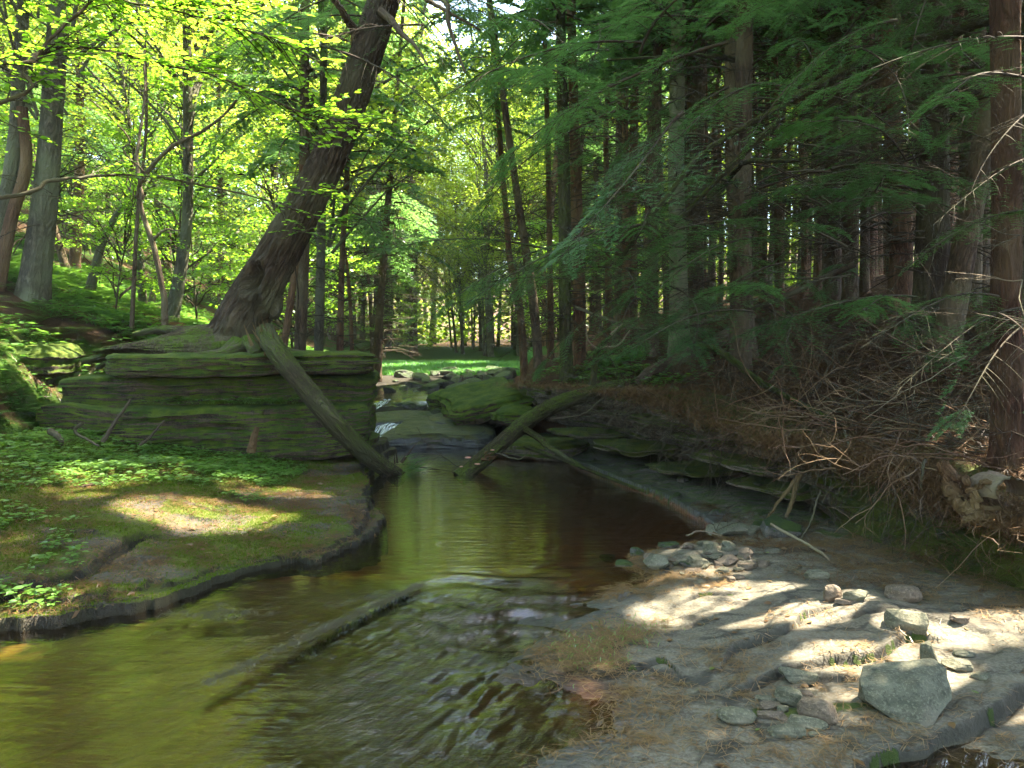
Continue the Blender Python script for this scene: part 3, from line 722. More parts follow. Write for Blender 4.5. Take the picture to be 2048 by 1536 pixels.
def cascade(pts, wd, label):
    P = catmull(pts, 30); n = 12; a = np.linspace(-.5, .5, n)
    t = norm(np.gradient(P, axis=0)); sdir = norm(np.cross(t, [0, 0, 1.]))
    V = P[:, None] + sdir[:, None] * a[None, :, None] * wd + np.array([0, 0, 1.]) * ((.25 - a ** 2) * .25 * wd)[None, :, None]
    V[..., 2] += (vn(V[..., 0] * 30, V[..., 1] * 30, 0, 4) - .5) * .03
    bc = np.stack([np.broadcast_to(a * wd * 2, V.shape[:2]), 0 * V[..., 0], np.broadcast_to(np.linspace(0, 1, 30)[:, None], V.shape[:2])], -1)
    o = obj('cascade', Geo().add(V, grid_faces(30, n), bc=bc.reshape(-1, 3)), M['fall'])
    return tag(o, label, kind='structure')
cascade([at(784, 848, 12.6), at(772, 853, 12.3), at(762, 868, 12.0), at(742, 880, 11.7), at(728, 896, 11.35)], .30, 'small white cascade tumbling into the pool')
cascade([at(775, 800, 15.2), at(760, 808, 14.8), at(742, 818, 14.4), at(722, 828, 14.1)], .22, 'thin white trickle on the ledge above the cascade')

# loose stones -----------------------------------------------------
SM = {}
def stone(u, v, wpx, hpx, rz, label, mat='stone', seed=1, facets=8, rnd=.55, name='stone', group=None, dep=.7, sink=.3, tilt=(0, 0), n=24, Yd=None):
    """u, v: centre of the foot of the stone"""
    p = G(u, v, allsurf) if Yd is None else Yd
    Y_ = p[1]; w_ = wpx / F * Y_
    ang = math.atan2(CAMZ - p[2], Y_)
    d_ = w_ * dep
    h_ = max((hpx / F * Y_ - d_ * math.sin(ang) * .8) / math.cos(ang) * 1.0, w_ * .22)
    Vv, Fq = stone_geo(seed, (w_, d_, h_ * (1 + sink)), n, facets, rnd)
    o = obj(name, Geo().add(Vv, Fq), M[mat], loc=(p[0], p[1] + d_ * .45, p[2] + h_ * (.5 - sink * .35)))
    o.rotation_euler = (tilt[0], tilt[1], rz)
    return tag(o, label, 'rock', group)
gA = 'loose stones on the bare shelf'
import bmesh
def hull_rock(pts, u, v, rz, label, mat, group, seed=0, s=1.0):
    bm = bmesh.new()
    for q_ in pts: bm.verts.new(np.array(q_) * s)
    bmesh.ops.convex_hull(bm, input=bm.verts[:]); bmesh.ops.dissolve_limit(bm, angle_limit=.12, verts=bm.verts[:], edges=bm.edges[:])
    bmesh.ops.bevel(bm, geom=bm.edges[:], offset=.010 * s, segments=2, affect='EDGES', profile=.6)
    bmesh.ops.triangulate(bm, faces=bm.faces[:]); bmesh.ops.subdivide_edges(bm, edges=[e_ for e_ in bm.edges if e_.calc_length() > .05 * s], cuts=5, use_grid_fill=True); bmesh.ops.triangulate(bm, faces=bm.faces[:])
    bm.normal_update()
    for v_ in bm.verts:
        n_ = float(fbm(v_.co.x * 12 + seed, v_.co.y * 12, v_.co.z * 20, seed, 4)) - .5; v_.co += v_.normal * n_ * .022 * s
    me = bpy.data.meshes.new('stone'); bm.to_mesh(me); bm.free(); me.materials.append(M[mat])
    for pl_ in me.polygons: pl_.use_smooth = False
    p_ = G(u, v); o = bpy.data.objects.new('stone', me); sc.collection.objects.link(o); o.location = (p_[0], p_[1] + .12, p_[2] - .012); o.rotation_euler = (0, 0, rz)
    return tag(o, label, 'rock', group)
hull_rock([(-.20, .02, .12), (-.13, .15, .15), (.19, .16, .18), (.215, .09, .17), (.02, -.04, .15), (-.19, -.01, .06), (-.07, -.13, .0), (.0, -.15, .0), (.05, -.12, .02), (.19, .0, .06), (.19, .12, .0), (-.15, .14, 0)], 1845, 1450, 0, 'big pale green angular rock, the largest on the bare shelf', 'stone', gA, 5, 1.0)
stone(1822, 1266, 84, 46, R(-20), 'pale wedge shaped stone with one sunlit side, above the big angular rock', 'stone', 42, 6, .3, group=gA, dep=.6)
stone(1668, 1205, 48, 38, R(25), 'round pinkish brown stone in the sun beside the dry twig', 'stone_brown', 43, 2, .95, group=gA, n=30)
stone(1716, 1206, 50, 26, R(-30), 'thin flat grey stone leaning beside the round pinkish one', 'stone', 44, 8, .3, group=gA, dep=.5)
stone(1696, 1212, 45, 14, R(0), 'low dark flat stone under the thin grey one', 'stone_brown', 45, 6, .4, group=gA)
stone(1818, 1206, 78, 40, R(5), 'rounded brown boulder half buried in needles near the bank', 'stone_brown', 46, 3, .8, group=gA, n=34)
stone(1930, 1254, 44, 20, R(0), 'small brown triangular stone in the sunlit needles near the right bank', 'stone_brown', 47, 6, .5, group=gA)
stone(1604, 1372, 82, 36, R(-8), 'flat oval grey stone lying alone above the row of stones', 'stone', 48, 7, .4, group=gA, dep=.6, n=30)
stone(1480, 1454, 80, 42, R(-5), 'smooth pale oval stone at the left end of the row', 'stone', 49, 2, .9, group=gA, n=36)
stone(1642, 1450, 84, 50, R(-32), 'long smooth grey brown stone leaning at the right end of the row', 'stone_brown', 50, 5, .6, group=gA, dep=.45, n=30)
stone(1584, 1416, 62, 38, R(-30), 'grey wedge stone on top in the middle of the row', 'stone', 51, 6, .4, group=gA, dep=.5)
stone(1614, 1466, 92, 32, R(-16), 'long slanting grey stone at the front of the row', 'stone', 52, 6, .4, group=gA, dep=.35)
stone(1580, 1478, 82, 28, R(-3), 'flat front stone lowest of the row', 'stone', 53, 7, .4, group=gA, dep=.45)
stone(1546, 1446, 60, 20, R(-10), 'thin dark slab stone between the oval stone and the heap', 'stone_brown', 54, 7, .3, group=gA, dep=.4)
stone(1546, 1424, 46, 18, R(4), 'small flat brown stone, upper left of the heap', 'stone_brown', 55, 6, .4, group=gA)
stone(1536, 1410, 42, 14, R(-8), 'thin grey chip at the top left of the heap', 'stone', 56, 6, .4, group=gA)
stone(1568, 1428, 26, 18, R(20), 'small rounded stone wedged in the middle of the heap', 'stone', 57, 4, .7, group=gA)
stone(1610, 1400, 44, 20, R(-10), 'dark chip at the top right of the heap', 'stone_brown', 58, 6, .5, group=gA)
stone(1582, 1394, 34, 12, R(12), 'dark thin chip behind the grey wedge stone', 'stone_brown', 59, 6, .5, group=gA)
stone(1630, 1478, 24, 14, R(0), 'little grey pebble in front of the row', 'stone', 60, 4, .7, group=gA)
stone(1866, 1348, 60, 64, R(62), 'upright grey stone with a shaded top behind the big angular rock', 'stone', 61, 8, .35, group=gA, dep=.6)
stone(1848, 1362, 48, 30, R(10), 'pinkish grey stone directly behind the big angular rock', 'stone', 62, 6, .45, group=gA)
stone(1936, 1318, 44, 20, R(0), 'smooth greenish oval pebble, uppermost right of the upright stone', 'stone', 63, 2, .9, group=gA)
stone(1924, 1346, 60, 30, R(-12), 'flat grey stone below the greenish oval pebble', 'stone', 64, 6, .5, group=gA)
stone(1970, 1362, 42, 16, R(-20), 'flat thin pebble, rightmost of the stones by the big rock', 'stone', 65, 5, .6, group=gA)
stone(1464, 1166, 18, 14, R(0), 'pale rounded pebble alone in the sunlit patch', 'stone_brown', 66, 3, .8, group=gA)
stone(1480, 1160, 26, 12, R(0), 'pinkish pebble touching the pale one in the sunlit patch', 'stone_brown', 67, 3, .7, group=gA)
stone(1640, 1160, 52, 24, R(-5), 'flat sunlit yellow stone near the top of the shelf', 'stone', 68, 6, .5, group=gA)
stone(1572, 1076, 84, 50, R(-10), 'flat mossy grey rock at the foot of the bank behind the gravel', 'stone_moss', 69, 6, .35, group=gA, dep=.8)
gB = 'stones in the gravel heap at the edge of the pool'
for i, (u, v, w_, h_, l, mt) in enumerate((
    (1314, 1143, 58, 36, 'large pale angular stone at the left front of the gravel heap', 'stone'),
    (1398, 1138, 46, 32, 'greenish squarish stone at the front of the gravel heap', 'stone'),
    (1424, 1112, 34, 28, 'pale upright stone in the middle of the gravel heap', 'stone'),
    (1459, 1104, 32, 24, 'light grey cube shaped stone on top of the gravel heap', 'stone'),
    (1298, 1122, 26, 16, 'small brown stone behind the large pale one', 'stone_brown'),
    (1340, 1098, 46, 14, 'long thin dark stone at the back of the gravel heap', 'stone_moss'),
    (1376, 1100, 30, 14, 'small dark brown stone at the back of the heap', 'stone_brown'),
    (1460, 1134, 48, 26, 'rounded brown stone right of the greenish squarish one', 'stone_brown'),
    (1500, 1142, 42, 20, 'smooth brown cobble at the right front of the gravel heap', 'stone_brown'),
    (1494, 1120, 30, 24, 'dark upright cobble above the smooth brown cobble', 'stone_brown'),
    (1530, 1136, 30, 18, 'small dark cobble at the right end of the heap', 'stone_brown'),
    (1252, 1135, 42, 16, 'flat wet stone standing in the water nearest the heap', 'stone_moss'),
    (1216, 1126, 34, 18, 'flat wet mossy stone farthest out in the water', 'stone_moss'),
    (1276, 1114, 30, 20, 'small wet mossy stone in the water behind the others', 'stone_moss'),
    (1465, 1076, 90, 20, 'broad flat grey stone behind the gravel heap', 'stone'),
    (1512, 1070, 50, 20, 'greyish block just behind the top of the heap', 'stone'))):
    stone(u, v, w_, h_, R((i * 37) % 40 - 20), l, mt, 80 + i, 7, .45, group=gB)
# cobbles: copies of a few shapes
protos = []
for i in range(6):
    Vv, Fq = stone_geo(120 + i, (1, .72, .42), 13, 7, .55)
    protos.append((mesh('stone', *Geo().add(Vv, Fq).arrays(), mat=M['stone_brown' if i % 2 else 'stone']), mesh('creek_stone', *Geo().add(Vv, Fq).arrays(), mat=M['stone_moss'])))
def scatter_stones(n, fn, size, kind, label, group, name, zf=allsurf):
    for i in range(n):
        x, y = fn(); s = size * (.45 + rng.random() ** 2 * 1.2)
        z = float(zf(np.array(x), np.array(y)))
        o = bpy.data.objects.new(name, protos[rng.integers(6)][kind]); sc.collection.objects.link(o)
        o.location = (x, y, z + s * .07); o.scale = (s, s * rng.uniform(.7, 1.1), s * rng.uniform(.6, 1.2)); o.rotation_euler = (rng.normal() * .2, rng.normal() * .2, rng.random() * 6.28)
        tag(o, label, 'rock', group)
def f_heap():
    p = onz(1435 + rng.normal() * 55, 1118 + rng.normal() * 16, .08); return p[0], p[1]
scatter_stones(70, f_heap, .075, 0, 'small cobble among the many in the gravel heap beside the pool', 'small cobbles of the gravel heap', 'cobble')
def f_creek():
    y = 13 + rng.random() ** 1.3 * 10; a, b = xl(y), xr(y); t = rng.random() ** .6
    return a + (b - a) * (.15 + .9 * t), y
scatter_stones(190, f_creek, .42, 1, 'dark angular stone in the rocky creek bed above the pool', 'stones of the upstream creek bed', 'creek_stone', surf)
def f_bank():
    y = 5.2 + rng.random() * 6; return xs(y) + rng.random() * .5, y
scatter_stones(26, f_bank, .12, 1, 'damp stone at the dark foot of the shale bank', 'stones along the foot of the shale bank', 'cobble')

# ================================================================== VEGETATION
# ---- templates
def quad_leaves(P, D, Nn, L, W):
    """diamond leaves: P base, D direction, Nn normal; arrays"""
    S = norm(np.cross(D, Nn)); L = np.asarray(L).reshape(-1, 1); W = np.asarray(W).reshape(-1, 1)
    a = P; b = P + D * L * .45 + S * W * .5; c = P + D * L; d = P + D * L * .45 - S * W * .5
    V = np.stack([a, b, c, d], 1).reshape(-1, 3); n = len(P)
    return V, (np.arange(n * 4).reshape(n, 4))

def conifer_parts(seed, z0, z1, Rr, nb, K=22, leafL=.11, leafW=.042, dead=(1.0, 6.0, 90), top_taper=.8):
    r = np.random.default_rng(seed)
    # live branches
    z = z0 + (z1 - z0) * np.sort(r.random(nb)); az = np.arange(nb) * 2.399 + r.normal(size=nb) * .4
    f = (z - z0) / (z1 - z0)
    L = Rr * (1 - f * top_taper) * r.uniform(.55, 1.05, nb)
    n = 8; t = np.linspace(0, 1, n)
    dr = np.stack([np.cos(az), np.sin(az), np.zeros(nb)], -1)
    rise = r.uniform(-.05, .35, nb); droop = r.uniform(.25, .6, nb)
    side = np.stack([-dr[:, 1], dr[:, 0], dr[:, 2]], -1); bend = r.normal(size=nb) * .15
    P = dr[:, None] * (L[:, None] * t)[..., None] + side[:, None] * (bend[:, None] * L[:, None] * t ** 2)[..., None]
    P[..., 2] += z[:, None] + L[:, None] * (rise[:, None] * t - droop[:, None] * t ** 2)
    wood = Geo(); V, F4, bc, _ = tubes(P, (.022 * L / Rr + .006)[:, None] * (1.05 - t)[None] + .002, 3); wood.add(V, F4, bc=bc)
    # leaf sprays
    s = np.linspace(.18, 1.0, K)
    B0 = np.stack([np.stack([np.interp(s, t, P[i, :, j]) for j in range(3)], -1) for i in range(nb)])
    Tn = norm(np.gradient(B0, axis=1)); upv = np.array([0, 0, 1.])
    Sd = norm(np.cross(Tn, upv))
    fol = Geo()
    mm = 6
    for sg in (-1, 1):
        tl = (.30 * L[:, None] * (1.12 - s[None]) + .10) * r.uniform(.7, 1.2, (nb, K))
        d = norm(Sd * sg + Tn * .75 + r.normal(size=(nb, K, 3)) * .12); d[..., 2] -= .12; d = norm(d)
        u = (np.arange(mm) + .5) / mm
        base = B0[:, :, None] + d[:, :, None] * (tl[..., None] * u)[..., None]
        base[..., 2] -= (.10 * (tl[..., None] * u) ** 2 / .3)
        for sg2 in (-1, 1):
            cr = norm(np.cross(d, upv)); dd = norm(d[:, :, None] * .8 + cr[:, :, None] * sg2 * .75 + r.normal(size=base.shape) * .18)
            dd[..., 2] -= .15; dd = norm(dd)
            nn = norm(upv + r.normal(size=base.shape) * .35)
            LL = leafL * r.uniform(.7, 1.3, base.shape[:3]) * (1.15 - .4 * u)
            V, F4 = quad_leaves(base.reshape(-1, 3), dd.reshape(-1, 3), nn.reshape(-1, 3), LL.ravel(), (LL * leafW / leafL).ravel())
            fol.add(V, F4, v=np.repeat(r.random(len(V) // 4), 4))
    # dead lower branches
    dz0, dz1, nd = dead
    dead_g = Geo()
    if nd:
        z = r.uniform(dz0, dz1, nd); az = r.uniform(0, 2 * PI, nd); Ld = r.uniform(.35, 1.9, nd) * Rr / 2.4
        dr = np.stack([np.cos(az), np.sin(az), np.zeros(nd)], -1); side = np.stack([-dr[:, 1], dr[:, 0], dr[:, 2]], -1)
        n = 7; t = np.linspace(0, 1, n)
        Q = dr[:, None] * (Ld[:, None] * t)[..., None] + side[:, None] * ((r.normal(size=nd) * .2)[:, None] * Ld[:, None] * t ** 2)[..., None]
        Q[..., 2] += z[:, None] + Ld[:, None] * (r.uniform(-.3, .5, nd)[:, None] * t - r.uniform(.0, .5, nd)[:, None] * t ** 2)
        Q += np.cumsum(r.normal(size=Q.shape) * .012, 1)
        V, F4, bc, _ = tubes(Q, (.008 + .005 * r.random(nd))[:, None] * (1.1 - t)[None], 3); dead_g.add(V, F4, bc=bc)
        i = np.repeat(np.arange(nd), 6); j = r.integers(2, 6, len(i)); b = Q[i, j]
        d = norm(Q[i, j] - Q[i, j - 1]); sd = side[i] * r.choice([-1, 1], len(i))[:, None]
        d = norm(d * .8 + sd * .8 + r.normal(size=d.shape) * .25); l = Ld[i] * r.uniform(.15, .45, len(i))
        t2 = np.linspace(0, 1, 4); q = b[:, None] + d[:, None] * (l[:, None] * t2)[..., None] + np.cumsum(r.normal(size=(len(i), 4, 3)) * .01, 1)
        V, F4, bc, _ = tubes(q, .0035 * (1.1 - t2)[None] + 0 * l[:, None], 3); dead_g.add(V, F4, bc=bc)
    return wood, fol, dead_g

def broad_parts(seed, z0, z1, Rr, nc, per, leafL=.105, leafW=.065, limbs=True, flat=.35):
    r = np.random.default_rng(seed)
    wood, fol = Geo(), Geo()
    zc_ = z0 + (z1 - z0) * r.random(nc) ** .9; f = (zc_ - z0) / (z1 - z0)
    rad = Rr * np.sqrt(np.clip(1 - (2 * f - .85) ** 2 * .75, .15, 1)) * r.random(nc) ** .45
    az = r.random(nc) * 2 * PI
    C = np.stack([np.cos(az) * rad, np.sin(az) * rad, zc_], -1)
    n = 7; t = np.linspace(0, 1, n)
    st = np.stack([C[:, 0] * .05, C[:, 1] * .05, np.clip(zc_ - rad * r.uniform(.5, 1.1, nc), z0 * .6, None)], -1)
    P = st[:, None] * (1 - t)[None, :, None] + C[:, None] * t[None, :, None]
    P[..., 2] += (np.sin(t * PI) * .12)[None] * rad[:, None]
    P += np.cumsum(r.normal(size=P.shape) * .035, 1) * (t > 0)[None, :, None]
    V, F4, bc, _ = tubes(P, (.012 + .008 * rad)[:, None] * (1.1 - t)[None], 4); wood.add(V, F4, bc=bc)
    i = np.repeat(np.arange(nc), per)
    # twigs inside the clump, leaves along them
    off = r.normal(size=(len(i), 3)) * np.array([1, 1, flat]) * (Rr * .16)
    Pb = P[i, -1] + off
    yaw = r.random(len(i)) * 2 * PI; D = norm(np.stack([np.cos(yaw), np.sin(yaw), r.normal(size=len(i)) * .3 - .15], -1))
    Nn = norm(np.array([0, 0, 1.]) + r.normal(size=(len(i), 3)) * .45)
    LL = leafL * r.uniform(.65, 1.3, len(i))
    V, F4 = quad_leaves(Pb, D, Nn, LL, LL * leafW / leafL); fol.add(V, F4, v=np.repeat(r.random(len(i)), 4))
    tw = np.repeat(np.arange(nc), 8); q0 = P[tw, -2]; q1 = P[tw, -1] + r.normal(size=(len(tw), 3)) * np.array([1, 1, flat]) * Rr * .2
    t2 = np.linspace(0, 1, 3); q = q0[:, None] * (1 - t2)[None, :, None] + q1[:, None] * t2[None, :, None]
    V, F4, bc, _ = tubes(q, .006 * (1.1 - t2)[None] + np.zeros((len(tw), 1)), 3); wood.add(V, F4, bc=bc)
    return wood, fol

def trunk_geo(path, r0, r1, k=10, n=24, flare=.35, ridge=0.0, seed=0, butt=None):
    P = catmull(path, n); s = np.linspace(0, 1, n)
    L = np.concatenate([[0], np.cumsum(np.linalg.norm(np.diff(P, axis=0), axis=1))])
    Rd = r0 + (r1 - r0) * s ** .9
    Rd = Rd * (1 + flare * np.exp(-L / max(r0 * 1.6, .05)))
    V, F4, bc, off = tubes(P, Rd[None], k)
    a = np.tile(np.arange(k) * 2 * PI / k, n); Lr = np.repeat(L, k); rr = np.repeat(Rd, k)
    lob = 1 + .10 * np.exp(-Lr / (r0 * 3)) * np.sin(a * 4 + seed) + .05 * np.sin(a * 2 + Lr * 1.3 + seed)
    dv = rr * (lob - 1) + rr * .06 * (fbm(np.cos(a) * 1.5 + seed, np.sin(a) * 1.5, Lr * 2, seed, 3) - .5)
    if ridge:
        n1 = fbm(np.cos(a) * 6.5 + seed, np.sin(a) * 6.5, Lr * 2.2, seed + 2, 3)
        dv = dv - ridge * np.clip(1 - np.abs(n1 - .5) * 9, 0, 1)
    return V + off * dv[:, None], F4, bc

def mk_proto(prefix, wood, fol, deadg, wm, lm, dm='twig'):
    return (mesh('branches', *wood.arrays(), mat=M[wm]), mesh('foliage', *fol.arrays(), mat=M[lm], smooth=False), mesh('dead_branches', *deadg.arrays(), mat=M[dm]) if deadg is not None else None)

CON = [mk_proto('c', *conifer_parts(200 + i, 5.4, 15 + i, 2.5, 54, 20), 'twig', 'needle') for i in range(3)]
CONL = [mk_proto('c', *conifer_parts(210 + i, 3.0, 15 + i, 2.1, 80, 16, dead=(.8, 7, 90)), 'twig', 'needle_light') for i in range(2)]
COND = [mk_proto('c', *conifer_parts(250 + i, 5.2, 16, 2.6, 110, 20), 'twig', 'needle') for i in range(2)]
BRD = [mk_proto('b', *broad_parts(220 + i, 4.2, 14, 3.2, 70, 190), None, 'bark_grey', 'broad') for i in range(3)]
SAP = [mk_proto('s', *broad_parts(230 + i, .8, 4.2, 1.3, 34, 90, .085, .05, flat=.22), None, 'twig', 'sapling') for i in range(2)]

beams = []            # patches of ground the sun reaches: centre u,v of the photograph, half sizes in metres
for u, v, rx, ry in ((1500, 1205, .62, .34), (1410, 1118, .30, .3), (1330, 1150, .3, .14), (1990, 1262, .5, .18), (1700, 1306, .30, .07), (1860, 1330, .14, .18), (1822, 1250, .16, .12),
                     (2000, 1380, .3, .07), (545, 985, .6, .22), (400, 1030, .75, .34), (240, 950, .6, .50), (130, 990, .35, .10), (1990, 960, .16, .3), (1960, 880, .4, .3), (2040, 660, .10, .25), (770, 760, .5, 1.5), (960, 800, .3, .4)):
    p = G(u, v); beams.append((p, rx, ry))
SV = np.array(SUN)
def in_beam(Pt, grow=0.0, soft=.0):
    k = np.zeros(len(Pt), bool)
    for p, rx, ry in beams:
        q = Pt - SV[None] * ((Pt[:, 2:3] - p[2]) / SV[2])
        e = ((q[:, 0] - p[0]) / (rx + grow)) ** 2 + ((q[:, 1] - p[1]) / (ry + grow)) ** 2
        e = e + (vn(q[:, 0] * 5, q[:, 1] * 5, 0, 77) - .5) * soft
        k |= (e < 1) & (Pt[:, 2] > p[2] + .4)
    return k
def carve(o, Mw):
    me = o.data; n = len(me.vertices); V = np.empty(n * 3, np.float32); me.vertices.foreach_get('co', V); V = V.reshape(-1, 3).astype(float)
    Wm = np.array(Mw); Vw = V @ Wm[:3, :3].T + Wm[:3, 3]
    nf = n // 4
    c = Vw.reshape(nf, 4, 3).mean(1)
    kill = in_beam(c, .06, .4)
    if not kill.any(): return
    keep = ~kill
    Vk = V.reshape(nf, 4, 3)[keep].reshape(-1, 3); a = np.empty(n, np.float32); me.attributes['v'].data.foreach_get('value', a)
    ak = a.reshape(nf, 4)[keep].ravel()
    o.data = mesh('foliage', Vk, np.zeros((0, 3), np.int64), np.arange(len(Vk)).reshape(-1, 4), {'v': ak}, me.materials[0], False)

TRUNK = [mesh('trunk', *Geo().add(*(lambda a: (a[0], a[1]))(tg), bc=tg[2]).arrays(), mat=None) for tg in
         [trunk_geo([(0, 0, -.3), (rng.normal() * .1, rng.normal() * .1, 4), (rng.normal() * .25, rng.normal() * .25, 9), (rng.normal() * .3, rng.normal() * .3, 16)], .15, .03, 12, 26, seed=i) for i in range(5)]]
TRM = {}
def trunk_mesh(i, mat):
    if (i, mat) not in TRM:
        me = TRUNK[i].copy(); me.materials.append(M[mat]); TRM[(i, mat)] = me
    return TRM[(i, mat)]
def child(name, me, parent, loc=(0, 0, 0), rz=0, s=1, rx=0, ry=0):
    o = bpy.data.objects.new(name, me); sc.collection.objects.link(o); o.parent = parent
    o.location = loc; o.rotation_euler = (rx, ry, rz); o.scale = (s, s, s) if not hasattr(s, '__len__') else s
    return o
crowns = []
def lw(o):      # world matrix without a depsgraph update
    m_ = o.matrix_basis.copy(); p = o.parent
    while p is not None: m_ = p.matrix_basis @ m_; p = p.parent
    return m_
used = []
def forest_tree(x, y, kind, label, cat, group, s=1.0, name='hemlock_tree', rsc=1.0, lean=.04, bark=None, deadb=True):
    z = float(H(x, y)); e = empty(name, (x, y, z - .05), rng.random() * 6.28, label, cat, group)
    e.rotation_euler = (rng.normal() * lean, rng.normal() * lean, e.rotation_euler[2])
    pr = {'con': CON, 'conl': CONL, 'brd': BRD, 'sap': SAP, 'cond': COND, 'conf': FARC if kind == 'conf' else None}[kind]; pr = pr[rng.integers(len(pr))]
    mat = bark or ('bark_red' if kind == 'con' else 'bark_grey' if kind == 'brd' else 'bark')
    if kind == 'sap':
        child('trunk', trunk_mesh(rng.integers(5), 'twig'), e, s=(.16 * s, .16 * s, .26 * s))
    else:
        child('trunk', trunk_mesh(rng.integers(5), mat), e, s=(s * rsc, s * rsc, s))
    rz = rng.random() * 6.28
    child('branches', pr[0], e, rz=rz, s=s); f_ = child('foliage', pr[1], e, rz=rz, s=s); crowns.append(f_)
    if pr[2] and deadb: child('dead_branches', pr[2], e, rz=rng.random() * 6.28, s=s)
    used.append((x, y)); return e

# ---- trees of the photograph with their own trunks
def hand_tree(pts, w0, w1, label, cat='tree', name='hemlock_tree', bark='bark', crown='con', Y=None, cs_=1.0, cz=0, height=None, group='trees with their own stems', k=16, ridge=0, dead=True, dY=0.0, flare=.3, deadn=1):
    """pts: stem from foot to top in the photograph; w0, w1: its widths there"""
    if Y is None:
        b = G(*pts[0], f=H, y0=7.5); Y = b[1]
    P = [at(u, v, Y + dY * i) for i, (u, v) in enumerate(pts)]
    P[0][2] = float(H(P[0][0], P[0][1])) - .1
    dirn = norm((P[-1] - P[-2])[None])[0]
    top = P[-1]
    if height is not None and top[2] < height: P.append(top + dirn * (height - top[2]) / max(dirn[2], .3) * .97)
    base = P[0].copy()
    e = empty(name, base, 0, label, cat, group)
    r0 = w0 / F * Y / 2; r1 = w1 / F * Y / 2
    if height is not None: r1 = min(r1, r0) * .55
    P = [p - base for p in P]
    V, F4, bc = trunk_geo(P, r0, r1, k, 60, flare, ridge, seed=len(used))
    obj('trunk', Geo().add(V, F4, bc=bc), M[bark], e)
    used.append((base[0], base[1]))
    if crown:
        pr = {'con': CON, 'conl': CONL, 'brd': BRD}[crown][rng.integers(2)]
        ps = catmull(P, 20)
        # the crown follows the stem: shift it to the stem's position at crown height
        zt = 6.0 + cz; i = np.argmin(np.abs(ps[:, 2] - zt)); sh = ps[i]
        rz = rng.random() * 6.28
        child('branches', pr[0], e, (sh[0], sh[1], cz), rz, cs_); f_ = child('foliage', pr[1], e, (sh[0], sh[1], cz), rz, cs_); crowns.append(f_)
        if dead and pr[2]:
            i = np.argmin(np.abs(ps[:, 2] - 3)); sh = ps[i]
            for q in range(deadn): child('dead_branches', pr[2], e, (sh[0], sh[1], 0), rng.random() * 6.28, cs_)
    return e
# left bank
hand_tree([(62, 600), (92, 380), (108, 160), (120, 0)], 52, 38, 'thick grey barked trunk flaring at its foot on the left hillside', bark='bark_grey', crown='brd', height=13, ridge=.012, k=48, name='maple_tree')
hand_tree([(84, 607), (100, 400), (118, 200), (128, 30)], 24, 18, 'reddish brown trunk touching the right side of the thick grey one', bark='bark_red', crown='con', height=13, cz=1.5)
hand_tree([(-8, 575), (22, 440), (52, 330), (44, 215)], 28, 20, 'broken reddish snag with no crown at the left edge', bark='bark_red', crown=None, name='dead_tree')
hand_tree([(-30, 560), (4, 440), (30, 280), (40, 120)], 30, 22, 'pale slanting trunk behind the broken reddish snag', bark='bark_grey', crown='brd', height=13, name='maple_tree')
hand_tree([(148, 545), (157, 400), (160, 250), (158, 60)], 22, 14, 'straight brown trunk with many dead branches on the left hillside', bark='bark_red', crown='conl', height=14, deadn=2)
hand_tree([(176, 588), (200, 500), (232, 430), (262, 398)], 20, 8, 'short stem leaning right on the left hillside', crown=None, bark='bark_grey', name='young_tree')
hand_tree([(262, 668), (268, 560), (276, 420), (292, 260), (290, 90)], 9, 5, 'thin pole like sapling left of the forked sapling', crown=None, bark='bark', name='sapling_tree')
hand_tree([(338, 640), (358, 560), (374, 440), (376, 300), (374, 60)], 26, 14, 'pale leaning beech trunk behind the forked sapling', bark='bark_grey', crown='brd', height=13, name='beech_tree')
hand_tree([(300, 612), (312, 560), (322, 530)], 14, 10, 'short broken stump with a slanted top on the left hillside', bark='bark_grey', crown=None, name='tree_stump')
hand_tree([(441, 640), (440, 400), (437, 180), (434, -20)], 12, 8, 'slim straight dark trunk between the sapling and the leaning tree', bark='bark', crown='conl', height=14)
hand_tree([(596, 690), (606, 520), (609, 250), (610, 0)], 26, 18, 'straight dark trunk just right of the leaning tree', bark='bark', crown='conl', height=14, Y=13.5, cz=1)
hand_tree([(634, 692), (642, 500), (646, 250), (648, 0)], 20, 14, 'second straight trunk right of the leaning tree, slightly paler', bark='bark_grey', crown='brd', height=13, Y=14.2, name='maple_tree')
hand_tree([(556, 640), (590, 540), (600, 440), (604, 330)], 15, 11, 'reddish dead trunk standing behind the hollow of the leaning tree', bark='bark_red', crown=None, Y=13, name='dead_tree')
hand_tree([(677, 702), (684, 520), (692, 400), (698, 250)], 15, 8, 'slim trunk with fine dead twigs right of the pair', bark='bark_red', crown='conl', height=12, Y=15, deadn=2)
hand_tree([(752, 740), (760, 620), (770, 480), (778, 380)], 19, 8, 'dark trunk at the left edge of the upstream clearing', bark='bark', crown='conl', height=12, Y=19, deadn=2)
hand_tree([(706, 700), (700, 600), (690, 500)], 10, 6, 'short dead pole near the end of the stacked blocks', bark='bark_red', crown=None, Y=16, name='dead_tree')
